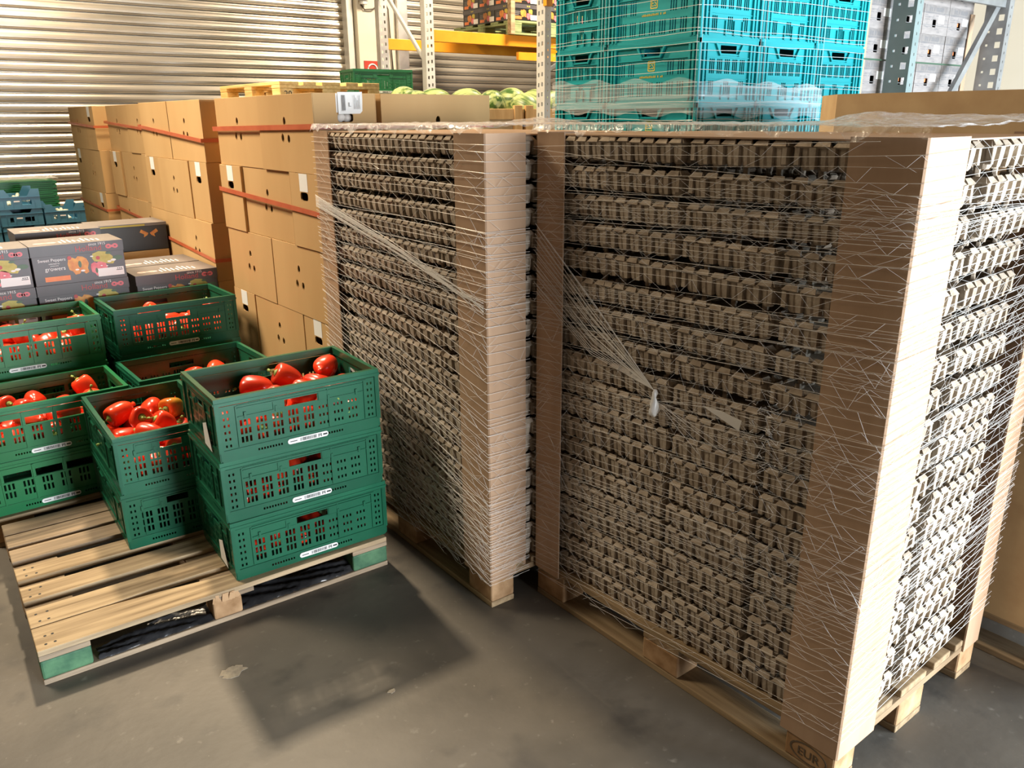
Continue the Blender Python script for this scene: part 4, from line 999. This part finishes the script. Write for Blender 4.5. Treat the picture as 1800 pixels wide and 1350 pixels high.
# pallet of pepper cartons on the rack
px, py, pz = 5.88, 7.46, 2.534
pallet('green-stained pallet of pepper cartons up on the orange rack beams', (px, py, pz), 0, deck=wood_mint, cross=wood_mint, blk=wood_mint, W=1.1, nb=[(0,.14),(.24,.14),(.48,.14),(.72,.14),(.96,.14)])
def small_carton():
    t = thing('printed_carton', 'x', 'carton'); W, D, H = .39, .295, .165
    b = MB(); b.box(0,0,0,W,D,H-.040); b.build('tray', carton_black, t); b = MB(); b.box(-.003,-.003,H-.042,W+.003,D+.003,H-.001); b.build('lid', carton, t)
    for M, L_ in ((Matrix.Identity(4), W), (T(0,D,0) @ RZ(-pi/2), D)):
        for nm, mm, x, z, s_ in (('amber_pepper_print',ink_amber,.42,.075,.075),('red_pepper_print',ink_pink,.62,.050,.065),('yellow_pepper_print',ink_gold,.68,.095,.05)):
            b = MB(); blob(b, PEP, -.001, L_*x, z, s_*1.1); me = b.mesh(nm, mm); me.transform(M); link(nm, me, t)
        b = MB(); b.box(L_*.08,-.0016,.014,L_*.36,-.001,.045); me = b.mesh('orange_label', ink_orange); me.transform(M); link('orange_label', me, t)
        b = MB(); b.box(L_*.68,-.0022,.012,L_*.97,-.0016,.062); me = b.mesh('white_label', white_lab); me.transform(M); link('white_label', me, t)
        b = MB()
        for q in range(3): b.box(L_*.10,-.0016,.085-.016*q,L_*(.32-.03*q),-.001,.093-.016*q)
        me = b.mesh('pale_lettering', grey_ink); me.transform(M); link('pale_lettering', me, t)
        b = MB()
        for a in (-1,1): b.prism([(L_*.6,H-.020),(L_*.6+a*.022,H-.010),(L_*.6+a*.018,H-.028)], 0, .0006, 0, T(0,-.0034,0) @ Matrix.Rotation(pi/2,4,'X'))
        me = b.mesh('butterfly_mark', ink_gold); me.transform(M); link('butterfly_mark', me, t)
    return t
sp = small_carton(); GS = 'printed pepper cartons on the high rack pallet'
for k in range(3):
    lv = ('bottom','second','third')[k]
    for i in range(3): 
        dup(sp, (px+.004+i*.398, py+.004, pz+.144+k*.165), (0,0,0), f'{("left","middle","right")[i]} front printed carton in the {lv} layer on the high rack pallet', GS)
    for q in range(1, 3):
        dup(sp, (px+.004, py+.004+q*.302, pz+.144+k*.165), (0,0,0), f'{("second","third")[q-1]} side printed carton from the corner, {lv} layer on the high rack pallet', GS)
kids_only(sp)
t = thing('corner_batten', 'pale wooden corner batten standing against the printed cartons on the rack', 'batten', (px-.03, py-.03, pz))
b = MB(); b.box(0,0,0,.055,.022,.72); b.box(0,0.022,0,.022,.06,.72); b.build('batten', wood_raw, t)

# ------------------------------------------------------------------ rack row on the right
XR = 4.43
def side_frame(y0, y1, label, mface, big, brace, zb0, zb1):
    t = thing('rack_frame', label, 'rack', (0,0,0))
    b = MB(); upright_mesh(b, XR, XR+.062, y0, y1, 3.4, face='-X', big=big); b.build('front_upright', mface, t)
    b = MB(); upright_mesh(b, XR+1.08, XR+1.142, y0, y1, 3.4, face='-X', big=big); b.build('rear_upright', steel_d, t)
    ym = (y0+y1)/2
    if brace:
        b = MB(); Mx = T(XR+.04, ym-.02, zb0) @ Matrix.Rotation(-math.atan2(zb1-zb0, 1.06), 4, 'Y'); L_ = math.hypot(zb1-zb0, 1.06)
        b.box(0,-.003,-.022,L_,0,.022,0,Mx); b.box(0,0,-.022,L_,.022,-.019,0,Mx); b.box(0,0,.019,L_,.022,.022,0,Mx); b.build('diagonal_brace', steel_d, t)
        b = MB(); b.box(XR+.04,ym-.045,2.275,XR+1.1,ym-.022,2.315); b.build('cross_brace', steel_d, t)
    else:
        b = MB(); b.tube([(XR+.05,ym,zb0),(XR+1.1,ym,zb1)], .016, 8); b.build('diagonal_brace', steel_p, t)
side_frame(2.27, 2.40, 'grey-green rack upright frame with diagonal brace before the beige printed boxes', rack_green, True, True, 1.10, 2.35)
side_frame(5.20, 5.30, 'white perforated rack upright between watermelons and turquoise crates', steel_p, False, False, 2.02, 2.55)
t = thing('rack_beam', 'orange beam end at the top of the white perforated upright', 'rack beam', (0,0,0))
b = MB(); b.box(XR-.012, 5.17, 2.49, XR+.05, 5.21, 2.66); b.box(XR, 2.42, 2.54, XR+.045, 5.19, 2.65); b.build('bar', orange_m, t)
t = thing('rack_beam', 'orange beam carrying the beige printed boxes behind the cardboard bin', 'rack beam', (0,0,0))
b = MB(); b.box(XR,2.41,1.40,XR+.045,5.19,1.50); b.build('bar', orange_m, t)
t = thing('rack_beam', 'rear orange beam under the beige printed boxes', 'rack beam', (0,0,0))
b = MB(); b.box(XR+1.09,2.41,1.40,XR+1.135,5.19,1.50); b.build('bar', orange_m, t)
# beige printed boxes on the shelf
bx0, by0, bz0 = 4.235, 2.435, 1.644
pallet('wooden pallet of beige printed boxes on the right rack', (bx0-.01+1.26, by0, 1.50), pi/2, L=.84, W=1.26, nb=[(0,.145),(.28,.14),(.56,.14),(.84,.14),(1.115,.145)])
def beige_proto():
    t = thing('printed_box', 'x', 'cardboard box'); W, D, H = .296, .40, .1555; rr = random.Random(12)
    b = MB(); b.holed([(0,0),(W,0),(W,H-.001),(0,H-.001)], [rrect(W*.45, H*.38, .040, .040, .004, 2)], .004); b.box(0,.004,0,.004,D,H-.001); b.box(W-.004,.004,0,W,D,H-.001); b.box(.004,D-.004,0,W-.004,D,H-.001)
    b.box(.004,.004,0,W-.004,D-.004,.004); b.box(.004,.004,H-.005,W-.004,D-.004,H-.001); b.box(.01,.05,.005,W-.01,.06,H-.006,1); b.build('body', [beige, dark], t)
    b = MB(); x = .06
    for q in range(13):
        wd = rr.choice((.008,.011,.013)); z0 = H*.78
        if q not in (3,5):
            b.box(x,-.0006,z0,x+.003,0,z0+.022); b.box(x+wd-.004,-.0006,z0,x+wd-.001,0,z0+.022); b.box(x,-.0006,z0+rr.choice((0,.010,.019)),x+wd-.001,0,z0+.003+rr.choice((.0,.010,.019)))
        x += wd+.002
    b.build('lettering', grey_ink, t)
    b = MB(); b.box(.175,-.0006,H*.40,.245,0,H*.66); b.build('white_label', white_lab, t)
    b = MB()
    for q in range(26): x, z = rr.uniform(.01,W-.03), rr.uniform(.01,H*.75); b.box(x,-.0005,z,x+rr.uniform(.01,.06),-.0001,z+.0022)
    for z in (H*.72, H*.30): b.box(0,-.0005,z,W,-.0001,z+.003)
    b.build('line_pattern', grey_ink, t)
    b = MB(); b.box(.001,-.0003,H*.70,W-.001,-.00005,H*.98); b.build('grey_band', band_ink, t)
    b = MB(); b.box(W*.45-.018,.012,H*.38,W*.45+.018,.020,H*.38+.018); b.build('red_inlay', ink_orange, t)
    return t
bp2 = beige_proto(); GBe = 'beige printed boxes on the right rack'
for k in range(6):
    for i in range(4):
        o = dup(bp2, (bx0+.012+i*.30+j(.002), by0+.006+j(.002), bz0+k*.1555), (0,0,0), f'{("leftmost","second","third","rightmost")[i]} beige printed box in the {("bottom","second","third","fourth","fifth","sixth")[k]} row on the right rack', GBe)
        if (k*7+i*3) % 5 in (1, 2, 4):
            for c in list(o.children):
                if c.name.startswith('red_inlay'): bpy.data.objects.remove(c)
kids_only(bp2)
for i, (x, nm) in enumerate(((bx0-.006,'left'),(bx0+1.212,'right'))):
    b = MB(); s_ = 1 if i == 0 else -1
    b.box(x if i == 0 else x-.045, by0-.005, bz0, x+.045 if i == 0 else x, by0, bz0+.60); b.box(x-.004 if i==0 else x, by0-.005, bz0, x if i==0 else x+.004, by0+.05, bz0+.60)
    tag(b.build('corner_post', kraft_edge), f'pale cardboard corner post at the {nm} edge of the beige printed boxes', 'cardboard post')
b = MB()
for z in (1.9535,):
    b.box(bx0-.012, by0-.008, z, bx0+1.222, by0-.005, z+.008)
    b.box(bx0-.012, by0-.008, z, bx0-.010, by0+.40, z+.008); b.box(bx0+1.220, by0-.008, z, bx0+1.222, by0+.40, z+.008)
tag(b.build('box_strap', strap_gr), 'dark green strap across the beige printed boxes', 'strap')
for i in range(3):
    t = thing('cardboard_box', f'{("bottom","middle","top")[i]} plain brown box behind the rear rack upright at right', 'cardboard box', (5.62, 3.0, 1.5+.16*i)); b = MB(); b.box(0,0,0,.5,.5,.158); b.build('body', kraft, t, bevel=.003)
t = thing('shelf_board', 'wooden shelf board under the plain brown boxes on the right', 'shelf', (4.6, 2.95, 1.0)); b = MB(); b.box(0,.35,.40,1.6,1.9,.50) ; b.build('board', wood, t)

# ------------------------------------------------------------------ cardboard bin behind the nearest egg stack
t = thing('pallet_bin', 'tall open brown cardboard bin on a pallet behind the nearest egg stack', 'bin', (2.60, .45, 0), R(0))
W, D, H = 1.15, 1.27, 1.742
b = MB(); b.box(0,.0,.144,.007,D-.16,H); b.build('side_wall', kraft_grey, t)
b = MB(); b.prism([(0,D-.16),(.007,D-.16),(.17,D-.007),(.17,D)], .144, H); b.build('corner_wall', kraft_grey, t)
b = MB(); b.box(.17,D-.007,.144,W,D,H); b.build('rear_wall', kraft_grey, t)
b = MB(); b.box(W-.007,0,.144,W,D-.007,H); b.build('side_wall', kraft_grey, t)
b = MB(); b.box(.007,0,.144,W-.007,.007,H); b.build('front_wall', kraft_grey, t)
pallet('wooden pallet under the tall cardboard bin', (3.80, .45, 0), pi/2, L=1.27, W=1.2, nb=[(0,.145),(.26,.14),(.53,.14),(.80,.14),(1.055,.145)])

# ------------------------------------------------------------------ turquoise crates
TW, TD, TH = .596, .396, .2625
def turq_proto():
    t = thing('turquoise_crate', 'x', 'crate'); W, D, H = TW, TD, TH
    b = MB(); b.box(.01,.01,0,W-.01,D-.01,.010); b.build('base', turq, t)
    def side(L_):
        b = MB(); ho = []
        g = 5 if L_ < .5 else 7; a0 = .075; pw = (L_-2*a0)/g
        for q in range(g):
            for s_ in range(3):
                x = a0+q*pw+.006+s_*pw*.24
                if not (L_ > .5 and 2 <= q <= 4): ho.append((x, x+.0075, .122, .182))
                if L_ > .5 or q in (0,2,4): ho.append((x, x+.0075, .032, .092))
        ho.append((L_/2-.052, L_/2+.052, .205, .238))
        b.slots(L_-.02, H-.012, [(a-.01,c-.01,d,e) for a,c,d,e in ho], .004, 0, T(.01,.012,0), 0, .004)
        b.box(0,0,H-.020,L_,.014,H-.0005); b.box(.006,.004,0,L_-.006,.014,.014)
        b.box(.05,.006,H-.075,L_-.05,.013,H-.072); b.box(.04,.006,.100,L_-.04,.0125,.103) if L_ < .5 else None
        for x in (0,.030,.052,L_-.012-.052+.0,L_-.042,L_-.012): b.box(x,.001,.010,x+.012,.014,H-.018)
        # raised V frame beside the hand hole
        for s_ in (-1,1):
            p0 = (L_/2+s_*.080,H-.020); p1 = (L_/2+s_*.056,.200)
            b.prism([(p0[0],p0[1]),(p0[0]+s_*.012,p0[1]),(p1[0]+s_*.006,p1[1]-.006),(p1[0]-s_*.002,p1[1]-.002)], 0, .012, 0, T(0,.013,0) @ Matrix.Rotation(pi/2,4,'X'))
        b.box(L_/2-.058,.003,.196,L_/2+.058,.013,.202)
        if L_ < .5:
            for x in (.16,.215,.27): b.box(x,.004,.012,x+.006,.013,.075)
        return b
    for L_, M in ((W,Matrix.Identity(4)),(D,T(0,D,0) @ RZ(-pi/2)),(W,T(W,D,0) @ RZ(pi)),(D,T(W,0,0) @ RZ(pi/2))):
        me = side(L_).mesh('p', turq); me.transform(M); link('side_panel' if L_ > .5 else 'end_panel', me, t)
    # printed logo on both long sides
    for M, nm in ((Matrix.Identity(4),0),(T(W,D,0) @ RZ(pi),1)):
        b = MB(); b.holed(rrect(W/2,.163,.046,.046,.006), [rrect(W/2,.163,.037,.037,.004)], .0006, 0, T(0,.0112,0))
        x = W/2-.075
        for q in range(17):
            if q not in (12, 14): b.box(x,.0112,.112,x+.006,.0118,.121 if q % 3 else .119)
            x += .009
        me = b.mesh('logo_frame', ink_gold); me.transform(M); link('logo_frame', me, t)
        me = text_mesh('ES', .038); me.materials.clear(); me.materials.append(ink_gold); me.transform(M @ T(W/2,.0112,.150) @ Matrix.Rotation(pi/2,4,'X')); link('logo_lettering', me, t)
    return t
tp = turq_proto(); TX, TY, TA = 2.925, 2.42, R(-3.4); TM = T(TX,TY,0) @ RZ(TA); GTq = 'turquoise crates wrapped on a pallet'
def tcrate(lx, ly, k, turn, label):
    p = TM @ Vector((lx, ly, .144+.013+k*TH)); dup(tp, p, (0,0,TA+turn), label, GTq)
NT = 9
for k in range(NT):
    lv = ORD[NT-1-k]
    for i in range(3): tcrate(.002+.4*i+.396, .002, k, pi/2, f'turquoise crate, {("left","middle","right")[i]} front column, {lv} from the top of the wrapped stack')
    tcrate(.002, .604, k, 0, f'turquoise crate, rear column at left, {lv} from the top of the wrapped stack')
kids_only(tp)
p_ = TM @ Vector((0,0,0)); pallet('wooden pallet under the turquoise crates', p_, TA, L=1.2, W=1.2, zs=1.09, nb=[(0,.145),(.26,.14),(.53,.14),(.80,.14),(1.055,.145)])
perT = [((-.006,1.006,0),(-.006,-.006,0),(-1,0,0)), ((-.006,-.006,0),(1.208,-.006,0),(0,-1,0))]
b = MB(); rr = random.Random(21)
for z in (1.66,1.69,1.735,1.765,1.80,1.815,1.865,1.905,1.945,1.975,2.015,2.03,2.075,2.12,2.165,2.21):
    pts = []
    for s in [q*.1 for q in range(23)]:
        q, nn = on_side(perT, s); pts.append((q.x+nn.x*.004, q.y+nn.y*.004, z+.003*sin(s*9+z*40)+(.03-.02*s)*rr.random()*.2))
    b.tube(pts, .0011, 4)
for s in (.05,.38,.40,.43,1.00,1.02,1.40,1.43,1.82,1.86):
    q, nn = on_side(perT, s); b.tube([(q.x+nn.x*.004, q.y+nn.y*.004, z) for z in (1.55,1.9,2.3)], .0010, 4)
o = b.build('pallet_netting', net_m); o.matrix_world = TM; tag(o, 'white net cords stretched around the turquoise crate stack', 'netting')
b = MB(); vs = []; fs = []; ns = 60; nz = 7; rr = random.Random(31)
for i in range(ns+1):
    s = 1.88*i/ns; q, nn = on_side(perT, s)
    for k in range(nz+1):
        z = 1.70+.145*k/nz - .02*s + (.012*sin(i*.7) if k in (0,nz) else 0); d = .007+.0016*rr.random(); vs.append((q.x+nn.x*d, q.y+nn.y*d, z))
for i in range(ns):
    for k in range(nz): a = i*(nz+1)+k; fs.append((a, a+1, a+nz+2, a+nz+1))
b.add(vs, fs); o = b.build('film_band', film_band, smooth=True); o.matrix_world = TM; tag(o, 'shiny clear film band around the turquoise crate stack', 'plastic film')
